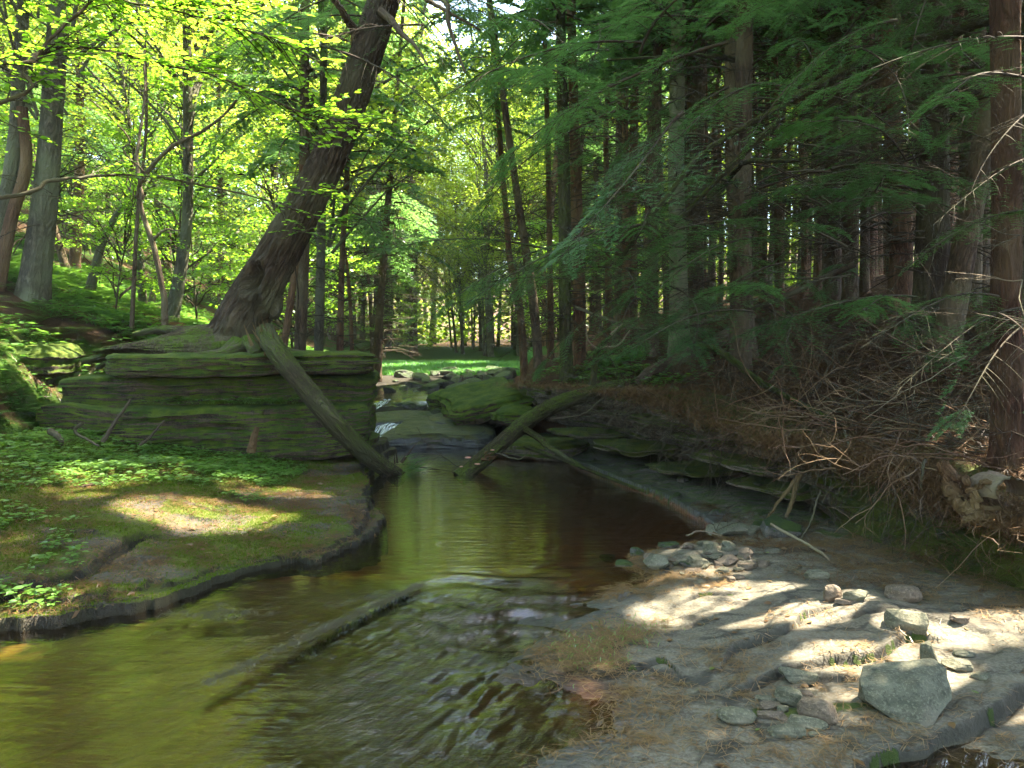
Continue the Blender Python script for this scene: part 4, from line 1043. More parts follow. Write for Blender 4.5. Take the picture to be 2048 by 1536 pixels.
# right of the centre
hand_tree([(1134, 728), (1130, 600), (1128, 350), (1120, 0)], 27, 24, 'smooth greenish trunk in front of a darker one at the right edge of the clearing', bark='bark_moss', cs_=.8, crown='con', height=14, Y=12.6, k=24, cz=1.2)
hand_tree([(1160, 724), (1158, 560), (1150, 300), (1142, 0)], 27, 18, 'reddish brown trunk close behind the smooth greenish one', bark='bark_red', crown='con', cs_=.7, height=14, Y=13.4, cz=1.2)
hand_tree([(1078, 730), (1066, 600), (1036, 400), (1000, 150)], 20, 12, 'dark trunk leaning left beside the upstream clearing', bark='bark', crown='con', cs_=.7, height=13, Y=16, cz=2)
hand_tree([(1050, 722), (1040, 620), (1020, 520), (1010, 400)], 16, 10, 'slender trunk leaning left behind the dark one', bark='bark_red', crown='con', cs_=.7, height=12, Y=18, cz=2)
hand_tree([(1102, 722), (1100, 550), (1096, 300), (1090, 100)], 14, 10, 'thin straight trunk between the leaning ones and the greenish one', bark='bark_red', crown='con', cs_=.7, height=13, Y=17, cz=2)
hand_tree([(1360, 700), (1356, 500), (1352, 330), (1356, 100)], 40, 28, 'pale yellowish birch trunk with dark knots in the right woods', bark='bark_birch', crown='con', height=13, Y=12.5, name='birch_tree', k=24, cz=1)
hand_tree([(1304, 690), (1306, 480), (1312, 250), (1318, 0)], 26, 18, 'dark trunk left of the pale birch', bark='bark', crown='con', height=13, Y=13.5, cz=1)
hand_tree([(1488, 640), (1478, 430), (1470, 220), (1466, 0)], 50, 34, 'shaggy thick trunk with hanging bark in the middle of the right woods', bark='bark', crown='con', height=14, Y=11.5, k=48, ridge=.012, cz=1, deadn=2)
hand_tree([(1560, 610), (1556, 400), (1550, 200), (1548, 0)], 20, 14, 'straight slim trunk right of the shaggy one', bark='bark_red', crown='con', height=13, Y=15, cz=1)
hand_tree([(1700, 606), (1702, 400), (1700, 200), (1700, 0)], 32, 26, 'almost black trunk in the middle of the right woods', bark='bark', crown='con', height=14, Y=13, cz=.8, deadn=2)
hand_tree([(1800, 560), (1802, 400), (1780, 200), (1770, 0)], 44, 34, 'broad reddish trunk left of the forked dark one', bark='bark_red', crown='con', height=13, Y=12, k=32, deadn=2)
hand_tree([(1862, 640), (1866, 430), (1870, 200), (1876, -20)], 66, 54, 'thick ridged trunk on the right slope crossed by a mossy limb', bark='bark_hero', crown='con', height=13, Y=9.6, k=64, ridge=.014, cs_=1.05, deadn=2)
hand_tree([(1958, 560), (1962, 400), (1966, 200), (1966, 0)], 34, 28, 'dark trunk between the two thickest ones on the right', bark='bark', crown='con', height=13, Y=12.5, deadn=1)
hand_tree([(2024, 850), (2012, 640), (2014, 350), (2010, 0)], 62, 58, 'nearest reddish hemlock trunk at the right edge', bark='bark_dred', crown='con', height=12, Y=5.6, k=80, ridge=.012, flare=.4, dead=False)
hand_tree([(2036, 600), (2040, 400), (2044, 200), (2046, 0)], 30, 26, 'mossy trunk just behind the nearest reddish one', bark='bark_moss', crown='con', height=13, Y=9, deadn=1)
for (u, v, w_, Yy, lab) in ((1215, 716, 15, 19, 'slim trunk just right of the reddish brown one by the clearing'), (1250, 710, 18, 16, 'brown trunk standing halfway between the clearing and the birch'),
                            (1405, 668, 16, 17, 'slim trunk directly right of the pale birch'), (1440, 660, 12, 20, 'thin pole left of the shaggy trunk'), (1608, 606, 15, 17, 'thin trunk lit on one side behind the fallen limb'),
                            (1636, 600, 13, 19, 'thin pole with a lit right edge in the right woods'), (1668, 590, 16, 18, 'slim reddish trunk left of the almost black one'), (1740, 580, 16, 17, 'slim trunk right of the almost black one'),
                            (1926, 560, 18, 15, 'slim dark trunk right of the thick ridged one'), (1528, 618, 13, 18, 'thin reddish pole right behind the shaggy trunk')):
    hand_tree([(u, v), (u + 2, v - 220), (u + rng.normal() * 6, 250), (u + rng.normal() * 12, 20)], w_, w_ * .7, lab, bark='bark_red', crown='con', height=13, Y=Yy, k=12, cz=1.2)

# ---- the random woods
right_far = lambda: (rng.uniform(6, 30), rng.uniform(38, 50))
def far_enough(x, y, d): return all((x - a) ** 2 + (y - b) ** 2 > d * d for a, b in used)
def place(n, fx, kind_fn, dmin):
    c = 0; tries = 0
    while c < n and tries < 20000:
        tries += 1; x, y = fx()
        if y < 29 and xl(y) - .9 < x < xr(y) + wback(y) + .4: continue
        if y > 18 and abs(x / y + .078) < .045: continue
        if not far_enough(x, y, dmin): continue
        # keep the sight line to the leaning tree and the sky gap open
        kind_fn(x, y); c += 1
def right_xy():
    y = 13 + rng.random() ** 1.1 * 24; a = xr(y) + .8; return a + rng.random() ** .9 * (y * .72 + 2 - a), y
FARC = [mk_proto('c', *conifer_parts(240 + i, 7.5, 16, 2.1, 48, 18, dead=(1, 8, 90)), 'twig', 'needle') for i in range(2)]
place(78, right_xy, lambda x, y: forest_tree(x, y, 'conf' if y > 16 else 'con', 'slender dark hemlock crowded with others in the woods on the right bank', 'tree', 'hemlocks of the right woods', rng.uniform(.85, 1.15), rsc=rng.uniform(.6, 1.25), bark='bark_red' if rng.random() < .6 else 'bark'), 1.15)
def left_xy():
    y = 14 + rng.random() ** .9 * 34; a = xl(y) - 1; return a - rng.random() ** .85 * (y * .72 + 2 + a), y
place(40, left_xy, lambda x, y: forest_tree(x, y, 'brd' if rng.random() < .62 else 'conl', 'leafy tree among the sunlit woods on the left hillside', 'tree', 'trees of the sunlit left hillside', rng.uniform(.75, 1.15), 'woodland_tree', rng.uniform(.5, 1.1), .08), 1.7)
place(26, lambda: (lambda y: (rng.uniform(3, y * .75), y))(rng.uniform(36, 48)), lambda x, y: forest_tree(x, y, 'brd', 'sunlit leafy tree glowing behind the dark hemlocks', 'tree', 'sunlit trees behind the right woods', rng.uniform(.8, 1.1), 'woodland_tree', rng.uniform(.6, 1), .05), 1.8)
def mid_xy():
    y = 30 + rng.random() * 24; return rng.uniform(-.26, .16) * y, y
place(58, mid_xy, lambda x, y: forest_tree(x, y, 'brd' if rng.random() < .78 else 'conl', 'slim trunk in the row of distant trees beyond the clearing', 'tree', 'distant trees beyond the clearing', rng.uniform(.85, 1.1), 'woodland_tree', rng.uniform(.6, 1.2), .05), .9)
for i in range(9):
    y = 32 + i * 2.2; x = (-.078 + rng.uniform(-.045, .045)) * y
    forest_tree(x, y, 'brd', 'slim trunk in the row of distant trees beyond the clearing', 'tree', 'distant trees beyond the clearing', rng.uniform(.5, .72), 'woodland_tree', rng.uniform(.6, 1), .05)
def sap_xy():
    y = 12 + rng.random() * 20; a = xl(y) - .9; return a - rng.random() * (y * .7 + 2 + a), y
place(34, sap_xy, lambda x, y: forest_tree(x, y, 'sap', 'leafy young beech in the undergrowth of the left hillside', 'sapling', 'young beeches on the left hillside', rng.uniform(.6, 1.25), 'beech_sapling', 1, .1), .8)
place(12, lambda: (rng.uniform(-7, 7), rng.uniform(24, 34)), lambda x, y: forest_tree(x, y, 'sap', 'leafy young tree at the back edge of the upstream clearing', 'sapling', 'young trees round the clearing', rng.uniform(.7, 1.2), 'young_tree', 1, .1), 1)
# hemlocks added to shade the stream
SH = [(4.6, 3.0, 1.0), (5.6, 5.4, 1.1), (7.6, 8.0, 1.1), (4.6, 1.0, 1.0), (7.4, 2.2, 1.1), (9.2, 4.6, 1.2), (10.2, 7.4, 1.2), (6.0, -1.8, 1.1), (9.0, 0.0, 1.2), (11.8, 2.6, 1.2), (12.5, 6.2, 1.2), (6.6, 11.2, 1.1), (9.3, 10.8, 1.1),
      (12.6, 10.0, 1.2), (3.6, -3.2, 1.0), (8.6, -4.2, 1.2), (14.8, 4.5, 1.2), (15, 8.5, 1.2), (12.5, -1.5, 1.2), (3.1, 10.5, 1.0), (4.9, 8.8, 1.0), (-6.3, 4.5, 1.0), (-7.5, 1.5, 1.1), (-4.5, -3, 1.0), (-9.5, 6.2, 1.0), (17, 12, 1.2), (0.5, -6, 1.1), (3.2, 13.5, 1.0), (5.6, 13.6, 1.0), (-2.5, -5, 1.1), (2.6, -7, 1.1), (-6.5, -5.5, 1.1), (-10, -1.5, 1.1), (-3, -9.5, 1.2), (5.5, -9, 1.2), (-10.5, 2.6, 1.1), (1, -12, 1.2), (-8, -11, 1.2), (11, -8, 1.2)]
for x, y, s in SH:
    forest_tree(x, y, 'cond', 'tall hemlock added at the right so its crown shades the stream' if x > 0 else 'tall hemlock added at the left to shade the stream', 'tree', 'hemlocks added to shade the stream', s, deadb=(y > 9))

def btop(x, y):
    """top of the right bank: the rock shelf behind the lip, then the forest floor"""
    x = np.asarray(x, float); y = np.asarray(y, float); d = x - xr(y) - wback(y)
    return np.where((d < .55) & (y < 13), np.maximum(whf(y) + np.clip(zc(y), 0, 9) + .05, H(x, y)), H(x, y))

# ---- the leaning hemlock
def px_path(pts): return [at(u, v, Y) for u, v, Y in pts]
lean = px_path([(452, 722, 9.45), (474, 676, 9.45), (494, 622, 9.4), (536, 545, 9.35), (598, 432, 9.3), (650, 332, 9.3), (700, 205, 9.3), (748, 62, 9.3), (790, -70, 9.35), (850, -300, 9.4), (940, -620, 9.5)])
b0 = lean[0].copy()
e = empty('leaning_hemlock', b0, 0, 'big hemlock with ridged bark leaning right from its perch on the stacked blocks', 'tree')
n, k = 420, 110
P = catmull([p - b0 for p in lean], n)
L = np.concatenate([[0], np.cumsum(np.linalg.norm(np.diff(P, axis=0), axis=1))])
wpx = np.interp(L, [0, .35, .8, 1.3, 2.1, 2.9, 3.8, 4.7, 6, 9, 20], [156, 114, 95, 85, 76, 71, 66, 62, 56, 46, 20])
Rd = wpx / F * 9.3 / 2
V, F4, bc, off = tubes(P, Rd[None], k)
a = np.tile(np.arange(k) * 2 * PI / k, n); Lr = np.repeat(L, k); rr = np.repeat(Rd, k)
tw = a + Lr * .12
n1 = fbm(np.cos(tw) * 5.5, np.sin(tw) * 5.5, Lr * 1.9, 301, 3)
n2 = fbm(np.cos(tw) * 13, np.sin(tw) * 13, Lr * 5, 302, 3)
dv = -.030 * np.clip(1 - np.abs(n1 - .5) * 10, 0, 1) - .012 * np.clip(1 - np.abs(n2 - .5) * 8, 0, 1) + rr * .16 * (fbm(np.cos(a) * 1.2, np.sin(a) * 1.2, Lr * .9, 303, 3) - .5)
dv += rr * .16 * np.exp(-Lr / .6) * np.sin(a * 5 + 1)
Vn = V + off * dv[:, None]
# hollow with a lip on the face towards the stream
hc = at(520, 562, 9.35) - b0; ax = np.array([.42, 0, .9])
dvec = V - hc; along = dvec @ ax; perp = np.linalg.norm(dvec[:, [0, 2]] - along[:, None] * ax[None, [0, 2]], axis=1)
hh = (perp / .10) ** 2 + (along / .17) ** 2
face = (off[:, 1] < 0)
Vn -= off * (np.exp(-hh ** 2) * .20 * face)[:, None]; Vn += off * (np.exp(-((np.sqrt(hh) - 1.35) / .35) ** 2) * .045 * face)[:, None]
hol = np.exp(-hh ** 2) * face
# torn slot running down from the hollow
hc2 = at(525, 625, 9.3) - b0; q = V - hc2; hh2 = (q[:, 0] / .05) ** 2 + (q[:, 2] / .33) ** 2
Vn -= off * (np.exp(-hh2 ** 2) * .10 * face)[:, None]
obj('trunk', Geo().add(Vn, F4, bc=bc), M['bark_hero'], e)
# burl of old wood round the slot
Vb, Fb = stone_geo(311, (.22, .22, .36), 40, 5, .8, .12); obj('burl', Geo().add(Vb + (at(548, 610, 9.36) - b0), Fb, bc=(Vb * np.array([1, 1, 3]))), M['bark_hero'], e)
M['rootmoss'] = bark_mat('moss_clad_root', (.03, .022, .012), (.12, .085, .05), .62, 14, 2.5, .9, .03, (.05, .075, .008))
# moss clad roots running over the top slab
rg_ = Geo()
Vm, Fm = stone_geo(333, (2.05, .9, .42), 60, 3, .9, .10)
Vm[:, 2] *= np.interp(Vm[:, 0], [-1.0, -.3, .6, 1.0], [.35, .75, 1.25, 1.1]); Vm = Vm + (at(362, 702, 9.35) - b0)
obj('root_mass', Geo().add(Vm, Fm, bc=Vm * np.array([1, 1, 1.])), M['rootmoss'], e)
roots = [([(470, 690, 9.35), (400, 672, 9.3), (320, 686, 9.25), (240, 706, 9.3), (170, 722, 9.5)], 62, 18), ([(460, 700, 9.2), (400, 700, 9.1), (330, 704, 9.05), (250, 714, 9.1), (195, 735, 9.2)], 46, 12),
         ([(480, 690, 9.15), (450, 706, 8.98), (400, 712, 8.93), (340, 716, 8.95)], 48, 10), ([(500, 680, 9.15), (508, 700, 8.98), (500, 716, 8.93)], 40, 22), ([(455, 660, 9.5), (380, 664, 9.7), (320, 660, 9.9), (270, 668, 10.2)], 50, 16),
         ([(490, 690, 9.5), (545, 692, 9.5), (590, 704, 9.45), (650, 708, 9.4)], 40, 8), ([(440, 680, 9.3), (420, 690, 9.15), (375, 692, 9.1)], 60, 20)]
for i, (pp, w0, w1) in enumerate(roots):
    C = catmull([p - b0 for p in px_path(pp)], 60); s = np.linspace(0, 1, 60); Rr_ = (w0 + (w1 - w0) * s ** .8) / F * 9.2 / 2
    V, F4, bc, off = tubes(C, Rr_[None], 28)
    dv = Rr_.repeat(28) * .5 * (fbm(V[:, 0] * 5, V[:, 1] * 5, V[:, 2] * 5, 320 + i, 4) - .5)
    V = V + off * dv[:, None]; V[:, 2] = C[:, 2].repeat(28) + (V[:, 2] - C[:, 2].repeat(28)) * .7
    obj('root', Geo().add(V, F4, bc=bc), M['rootmoss'], e)
lean_root = e

# ---- near hemlock boughs
def bough_geo(seed, L=1.6, wid=.55, droop=.35, dens=1.0, nl=.017):
    r = np.random.default_rng(seed); wood, fol = Geo(), Geo()
    t = np.linspace(0, 1, 14)
    A = np.stack([L * t, .12 * L * np.sin(t * 3 + seed) * t, L * (.05 * t - droop * t ** 2)], -1)
    V, F4, bc, _ = tubes(A, (.011 * (1.05 - t) + .0015)[None], 4); wood.add(V, F4, bc=bc)
    K = int(22 * dens * L / 1.6); s = np.sort(r.uniform(.1, 1, K))
    P0 = np.stack([np.interp(s, t, A[:, j]) for j in range(3)], -1); sg = np.where(np.arange(K) % 2, 1, -1)
    T0 = norm(np.stack([np.interp(s, t, np.gradient(A[:, j])) for j in range(3)], -1))
    l = wid * (1.05 - s) ** .8 * r.uniform(.6, 1.15, K) + .08
    D = norm(np.cross(T0, [0, 0, 1.]) * sg[:, None] + T0 * .8 + r.normal(size=(K, 3)) * .1)
    u = np.linspace(0, 1, 8)
    Bp = P0[:, None] + D[:, None] * (l[:, None] * u)[..., None] ; Bp[..., 2] -= (l[:, None] * .35 * u ** 2)
    V, F4, bc, _ = tubes(Bp, .0035 * (1.1 - u)[None] + np.zeros((K, 1)), 3); wood.add(V, F4, bc=bc)
    m_ = 11; su = np.linspace(.08, 1, m_)
    for sg2 in (-1, 1):
        Q = np.stack([np.stack([np.interp(su, u, Bp[i, :, j]) for j in range(3)], -1) for i in range(K)])      # K,m,3
        Td = D[:, None]; cr = norm(np.cross(D, [0, 0, 1.]))[:, None]
        d = norm(Td * .75 + cr * sg2 * .8 + r.normal(size=Q.shape) * .12); d[..., 2] -= .12
        ll = (.12 * (1.1 - su)[None] + .025) * np.clip(l / .4, .5, 1.1)[:, None] * r.uniform(.7, 1.2, (K, m_))
        q = 9; w_ = (np.arange(q) + .5) / q
        C = Q[:, :, None] + d[:, :, None] * (ll[..., None] * w_)[..., None]
        C = C.reshape(-1, 3); dd = np.repeat(d.reshape(-1, 3), q, 0)
        for sg3 in (-1, 1):
            c2 = norm(np.cross(dd, [0, 0, 1.])); nd = norm(dd * .55 + c2 * sg3 + r.normal(size=C.shape) * .12)
            nn = norm(np.array([0, 0, 1.]) + r.normal(size=C.shape) * .25)
            V, F4 = quad_leaves(C, nd, nn, np.full(len(C), nl) * r.uniform(.7, 1.2, len(C)), np.full(len(C), nl * .30)); fol.add(V, F4, v=np.repeat(r.random(len(C)) * .6 + .4 * np.repeat(r.random(K * m_), q), 4))
    return mesh('bough', *wood.arrays(), mat=M['twig']), mesh('needles', *fol.arrays(), mat=M['needle'], smooth=False)
BG = [bough_geo(401, 1.7, .6), bough_geo(402, 1.4, .5, .5), bough_geo(403, 1.9, .55, .25), bough_geo(404, 1.2, .55, .6)]
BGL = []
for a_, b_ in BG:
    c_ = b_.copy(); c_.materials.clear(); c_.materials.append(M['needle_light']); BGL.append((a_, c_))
def bough(parent, tip, az, s=1.0, pitch=0, light=False, i=None):
    """a leafy bough whose middle hangs at the world point tip, pointing along az"""
    i = rng.integers(4) if i is None else i
    w_, f_ = (BGL if light else BG)[i]
    loc = Vector(tip) - Vector((math.cos(az), math.sin(az), 0)) * .8 * s
    if parent: loc = loc - Vector(lw(parent).to_translation())
    o = child('bough', w_, parent, loc, az, s, ry=pitch); o.rotation_mode = 'XYZ'
    f = bpy.data.objects.new('needles', f_); sc.collection.objects.link(f); f.parent = o
    if parent: crowns.append(f)
    return o
def by_label(s): return next(o for o in sc.objects if o.get('label') == s)
T_ = lambda s: next(o for o in sc.objects if s in str(o.get('label', '')) and o.get('category'))
tg, tbirch, tshag, tridge, tnear, tdark = T_('smooth greenish'), T_('pale yellowish birch'), T_('shaggy thick'), T_('thick ridged trunk'), T_('nearest reddish'), T_('between the two thickest')
def limb(parent, pts, w0, w1, name='limb', mat='bark_moss', k=10, n=50, wob=.012, seed=0):
    P = catmull([at(u, v, Y) - np.array(lw(parent).to_translation()) for u, v, Y in pts], n)
    r_ = np.random.default_rng(seed + 900); P = P + np.cumsum(r_.normal(size=P.shape) * wob * .35, 0) * np.sin(np.linspace(0, PI, n))[:, None]
    Yv = np.interp(np.linspace(0, 1, n), np.linspace(0, 1, len(pts)), [p[2] for p in pts])
    Rr_ = (w0 + (w1 - w0) * np.linspace(0, 1, n)) / F * Yv / 2
    V, F4, bc, off = tubes(P, Rr_[None], k)
    V = V + off * (Rr_.repeat(k) * .35 * (fbm(V[:, 0] * 9, V[:, 1] * 9, V[:, 2] * 9, seed, 3) - .5))[:, None]
    return obj(name, Geo().add(V, F4, bc=bc), M[mat], parent)

# boughs hanging in view: (tree, u, v, distance, direction, size)
hang = [(tg, 1060, 455, 8.2, 190, 1.1), (tg, 1130, 440, 8.0, 215, 1.1), (tg, 1180, 470, 8.4, 250, 1.0), (tg, 1010, 480, 8.4, 170, 1.0), (tg, 1100, 480, 7.8, 230, .9), (tg, 960, 500, 9.5, 180, 1.1), (tg, 1080, 250, 9, 160, 1.2), (tg, 1050, 100, 9, 190, 1.2), (tg, 1150, 180, 8.5, 240, 1.2), (tg, 1120, 60, 8, 200, 1.2),
        (tg, 1170, 560, 8.6, 200, 1.0), (tg, 1230, 590, 8.2, 230, 1.0), (tg, 1120, 540, 9.0, 180, .9), (tg, 1250, 530, 8.0, 260, .9), (tg, 1010, 560, 10, 180, 1.0), (tg, 930, 600, 12, 180, 1.0),
        (tbirch, 1380, 620, 7.6, 230, 1.0), (tbirch, 1440, 600, 7.4, 280, 1.0), (tbirch, 1420, 470, 7.2, 210, 1.1), (tbirch, 1480, 440, 7.4, 300, 1.0), (tbirch, 1330, 470, 8.0, 200, 1.0), (tbirch, 1310, 520, 8.6, 210, 1.0), (tbirch, 1290, 420, 8.2, 250, 1.0), (tbirch, 1370, 560, 8.0, 260, 1.0), (tbirch, 1300, 640, 8.6, 220, .9),
        (tshag, 1530, 560, 8.6, 250, 1.0), (tshag, 1480, 520, 8.6, 200, 1.0), (tshag, 1560, 500, 8.8, 300, 1.0), (tshag, 1590, 620, 7.8, 260, 1.0),
        (tridge, 1740, 290, 6.8, 220, 1.0), (tridge, 1780, 350, 7.0, 250, 1.0), (tridge, 1690, 330, 7.2, 200, 1.0), (tridge, 1830, 300, 6.6, 280, 1.0), (tridge, 1640, 240, 7.4, 210, 1.0), (tridge, 1740, 620, 6.6, 230, .9), (tridge, 1700, 590, 7.0, 200, 1.0), (tridge, 1800, 610, 6.4, 260, .9), (tridge, 1760, 400, 7.4, 220, .9),
        (tnear, 1990, 608, 4.6, 200, .8), (tnear, 1900, 612, 4.9, 190, .8), (tnear, 1850, 590, 5.2, 180, .8), (tnear, 2030, 620, 4.4, 240, .7), (tnear, 1960, 120, 5.2, 200, 1.0), (tnear, 1900, 60, 5.4, 190, 1.0), (tnear, 2020, 180, 5, 230, .9), (tnear, 1980, 300, 5.2, 200, .8), (tnear, 1930, 420, 5.4, 210, .8)]
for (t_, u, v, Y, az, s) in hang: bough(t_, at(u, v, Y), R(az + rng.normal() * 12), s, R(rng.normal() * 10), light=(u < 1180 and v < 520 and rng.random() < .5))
# the dark ceiling of boughs over the right half
for i in range(50):
    u = rng.uniform(1060, 2060); v = rng.uniform(-160, 190) - (60 if u > 1500 else 0) * rng.random(); Y = rng.uniform(6.0, 10.5)
    if u > 1700 and v > 170: continue
    t_ = tg if u < 1230 else tbirch if u < 1430 else tshag if u < 1620 else tridge if u < 1880 else tdark
    bough(t_, at(u, v, Y), R(rng.uniform(150, 300)), rng.uniform(.9, 1.3), R(rng.normal() * 12))
for i in range(26):
    u = rng.uniform(1180, 1960); v = rng.uniform(150, 660); Y = rng.uniform(8.5, 12)
    t_ = tg if u < 1230 else tbirch if u < 1430 else tshag if u < 1620 else tridge if u < 1880 else tdark
    bough(t_, at(u, v, Y), R(rng.uniform(150, 300)), rng.uniform(.7, 1.1), R(rng.normal() * 12))
# unseen crown of the leaning tree, added above the pool for its shade
topc = at(880, -420, 9.4) - b0
for q_ in range(1):
    child('branches', CON[q_][0], lean_root, (topc[0] + 1.4, topc[1], 2.4), q_ * 2.0, 1.15); crowns.append(child('foliage', CON[q_][1], lean_root, (topc[0] + 1.4, topc[1], 2.4), q_ * 2.0, 1.15))
# branches at the top of the leaning tree
for i, (pp, w0, w1) in enumerate([([(760, 20, 9.2), (800, 60, 8.7), (830, 90, 8.4), (855, 130, 8.2)], 18, 4), ([(770, -10, 9.2), (880, -5, 8.5), (900, 60, 8.2), (930, 145, 8)], 18, 4), ([(715, 70, 9.2), (690, 30, 8.9), (660, -10, 8.6)], 18, 10), ([(780, -60, 9.3), (850, 0, 8.8), (960, 60, 8.4)], 14, 4)]):
    limb(lean_root, pp, w0, w1, 'branch', 'bark', seed=i)
for i in range(13):
    u = rng.uniform(735, 1010); v = rng.uniform(-90, 80) + (0 if u < 900 else 20)
    bough(lean_root, at(u, v, rng.uniform(7.6, 10)), R(rng.uniform(-60, 30)), rng.uniform(.7, 1.1), R(20 + rng.normal() * 12))
for i in range(8):
    bough(lean_root, at(rng.uniform(480, 700), rng.uniform(-60, 40), rng.uniform(8, 10)), R(rng.uniform(150, 250)), rng.uniform(.8, 1.1), R(10))

# mossy limbs crossing the right woods
limb(tridge, [(1870, 90, 9.4), (1760, 100, 9.0), (1700, 130, 8.8), (1500, 242, 8.4), (1400, 310, 8.3), (1300, 430, 8.4), (1240, 520, 8.6)], 18, 9, seed=31, n=90, wob=.03)
limb(tridge, [(1980, 38, 8.6), (1880, 70, 9.0), (1760, 100, 9.0)], 22, 18, seed=32)
limb(tbirch, [(1560, 240, 8.2), (1450, 340, 8.4), (1380, 410, 8.6), (1290, 500, 8.8)], 13, 6, seed=33)
limb(tridge, [(1790, 0, 8.6), (1800, 60, 8.2), (1812, 160, 8.0), (1830, 196, 7.9), (1900, 205, 7.7), (1980, 190, 7.4)], 14, 8, seed=34, n=70)
limb(tshag, [(1600, 320, 8.8), (1500, 330, 9.2), (1470, 350, 9.8), (1440, 380, 10.5)], 8, 12, seed=35)
limb(tshag, [(1470, 120, 11), (1380, 105, 9), (1290, 110, 8), (1215, 120, 7.6)], 12, 4, seed=36)
for i in range(60):
    u = rng.uniform(1180, 2040); v = rng.uniform(150, 560); Y = rng.uniform(8.5, 13); l = rng.uniform(80, 260); a_ = rng.uniform(-.5, .5) + (PI if rng.random() < .5 else 0)
    t_ = tg if u < 1230 else tbirch if u < 1430 else tshag if u < 1620 else tridge
    limb(t_, [(u, v, Y), (u + math.cos(a_) * l * .5, v + math.sin(a_) * l * .5 - 12, Y - .3), (u + math.cos(a_) * l, v + math.sin(a_) * l + rng.normal() * 15, Y - .5)], rng.uniform(3, 6), 2, 'dead_branch', 'twig', 4, 16, .02, seed=100 + i)

# ---- leafy beech twigs at the left
def leaf_tmpl():
    V = np.array([(0, 0, 0), (.25, .24, .03), (.6, .25, .03), (1, 0, -.06), (.6, -.25, .03), (.25, -.24, .03), (.3, 0, 0), (.65, 0, -.01)], float)
    return V, [np.array([(0, 6, 1), (6, 7, 2), (6, 2, 1), (7, 3, 2), (0, 5, 6), (6, 5, 4), (6, 4, 7), (7, 4, 3)])]
LTV, LTF = leaf_tmpl()
def leafy(parent, base, path, r0, r1, ntw, tl, leafs, seed, name='branch', size=.055, mat='twig', s0=.15, flat=.25):
    """woody branch with side twigs that carry alternate leaves"""
    r = np.random.default_rng(seed); n = 60
    P = catmull([p - base for p in path], n); P = P + np.cumsum(r.normal(size=P.shape) * .004, 0)
    tt = np.linspace(0, 1, n); V, F4, bc, off = tubes(P, (r0 + (r1 - r0) * tt)[None], 8)
    V = V + off * (.25 * r0 * (vn(V[:, 0] * 20, V[:, 1] * 20, V[:, 2] * 20, seed) - .5))[:, None]
    o = obj(name, Geo().add(V, F4, bc=bc), M[mat], parent)
    if not ntw: return o
    s = r.uniform(s0, 1, ntw); P0 = np.stack([np.interp(s, tt, P[:, j]) for j in range(3)], -1)
    T0 = norm(np.stack([np.interp(s, tt, np.gradient(P[:, j])) for j in range(3)], -1))
    sd = norm(np.cross(T0, [0, 0, 1.])) * r.choice([-1, 1], ntw)[:, None]
    D = norm(T0 * .7 + sd * .9 + r.normal(size=(ntw, 3)) * np.array([.2, .2, flat])); l = tl * r.uniform(.5, 1.2, ntw)
    u = np.linspace(0, 1, 8); Q = P0[:, None] + D[:, None] * (l[:, None] * u)[..., None]; Q[..., 2] -= l[:, None] * .12 * u ** 2
    Q += np.cumsum(r.normal(size=Q.shape) * .006, 1) * (u > 0)[None, :, None]
    V, F4, bc, _ = tubes(Q, (.0035 * (1.1 - u) + .001)[None] + np.zeros((ntw, 1)), 3); obj('twigs', Geo().add(V, F4, bc=bc), M[mat], o)
    i = np.repeat(np.arange(ntw), leafs); w_ = r.uniform(.1, 1.0, len(i))
    C = np.stack([np.array([np.interp(w_[a], u, Q[i[a], :, j]) for a in range(len(i))]) for j in range(3)], -1)
    az = np.arctan2(D[i, 1], D[i, 0]) + r.choice([-1, 1], len(i)) * r.uniform(.4, 1.1, len(i))
    V, Fs, v = scatter(LTV, LTF, C, az, size * r.uniform(.6, 1.2, len(i)), rnd=r.random(len(i)), tilt=r.normal(size=len(i)) * .35)
    obj('leaves', Geo().add(V, Fs, v=v), M['sapling'], o, smooth=False)
    return o
# overhanging beech outside the left edge
bb = np.array([-4.9, 4.3, float(H(-4.9, 4.3))])
be = empty('beech_tree', bb, 0, 'beech outside the left edge reaching leafy branches across the upper left', 'tree')
V, F4, bc = trunk_geo([(0, 0, -.3), (.1, 0, 2), (.15, .1, 5), (.1, .3, 9)], .14, .05, 24, 50, seed=5); obj('trunk', Geo().add(V, F4, bc=bc), M['bark_grey'], be)
def q(pts): return [at(u, v, Y) for u, v, Y in pts]
leafy(be, bb, [bb + np.array([.1, .1, 2.2])] + q([(0, 388, 5.0), (120, 356, 5.2), (230, 346, 5.4), (330, 346, 5.5), (450, 365, 5.7), (560, 395, 5.9), (640, 425, 6.0)]), .022, .003, 18, .42, 10, 501, s0=.5, size=.05)
leafy(be, bb, [bb + np.array([.1, .1, 3.1])] + q([(0, 108, 4.6), (60, 90, 4.8), (150, 72, 5.0), (260, 92, 5.2), (380, 118, 5.4), (480, 150, 5.5), (600, 200, 5.6), (720, 228, 5.7)]), .020, .003, 95, .55, 15, 502, s0=.2, size=.055)
leafy(be, bb, [bb + np.array([.1, .1, 2.4])] + q([(0, 185, 4.6), (40, 120, 4.7), (90, 60, 4.8), (150, 0, 4.9), (200, -60, 5)]), .018, .008, 34, .5, 14, 503, s0=.3, size=.055)
leafy(be, bb, [bb + np.array([.1, .2, 4.2])] + q([(60, -20, 4.8), (250, 10, 5.0), (420, 50, 5.2), (560, 90, 5.4), (640, 130, 5.4)]), .018, .003, 110, .6, 17, 504, s0=.15, size=.058)
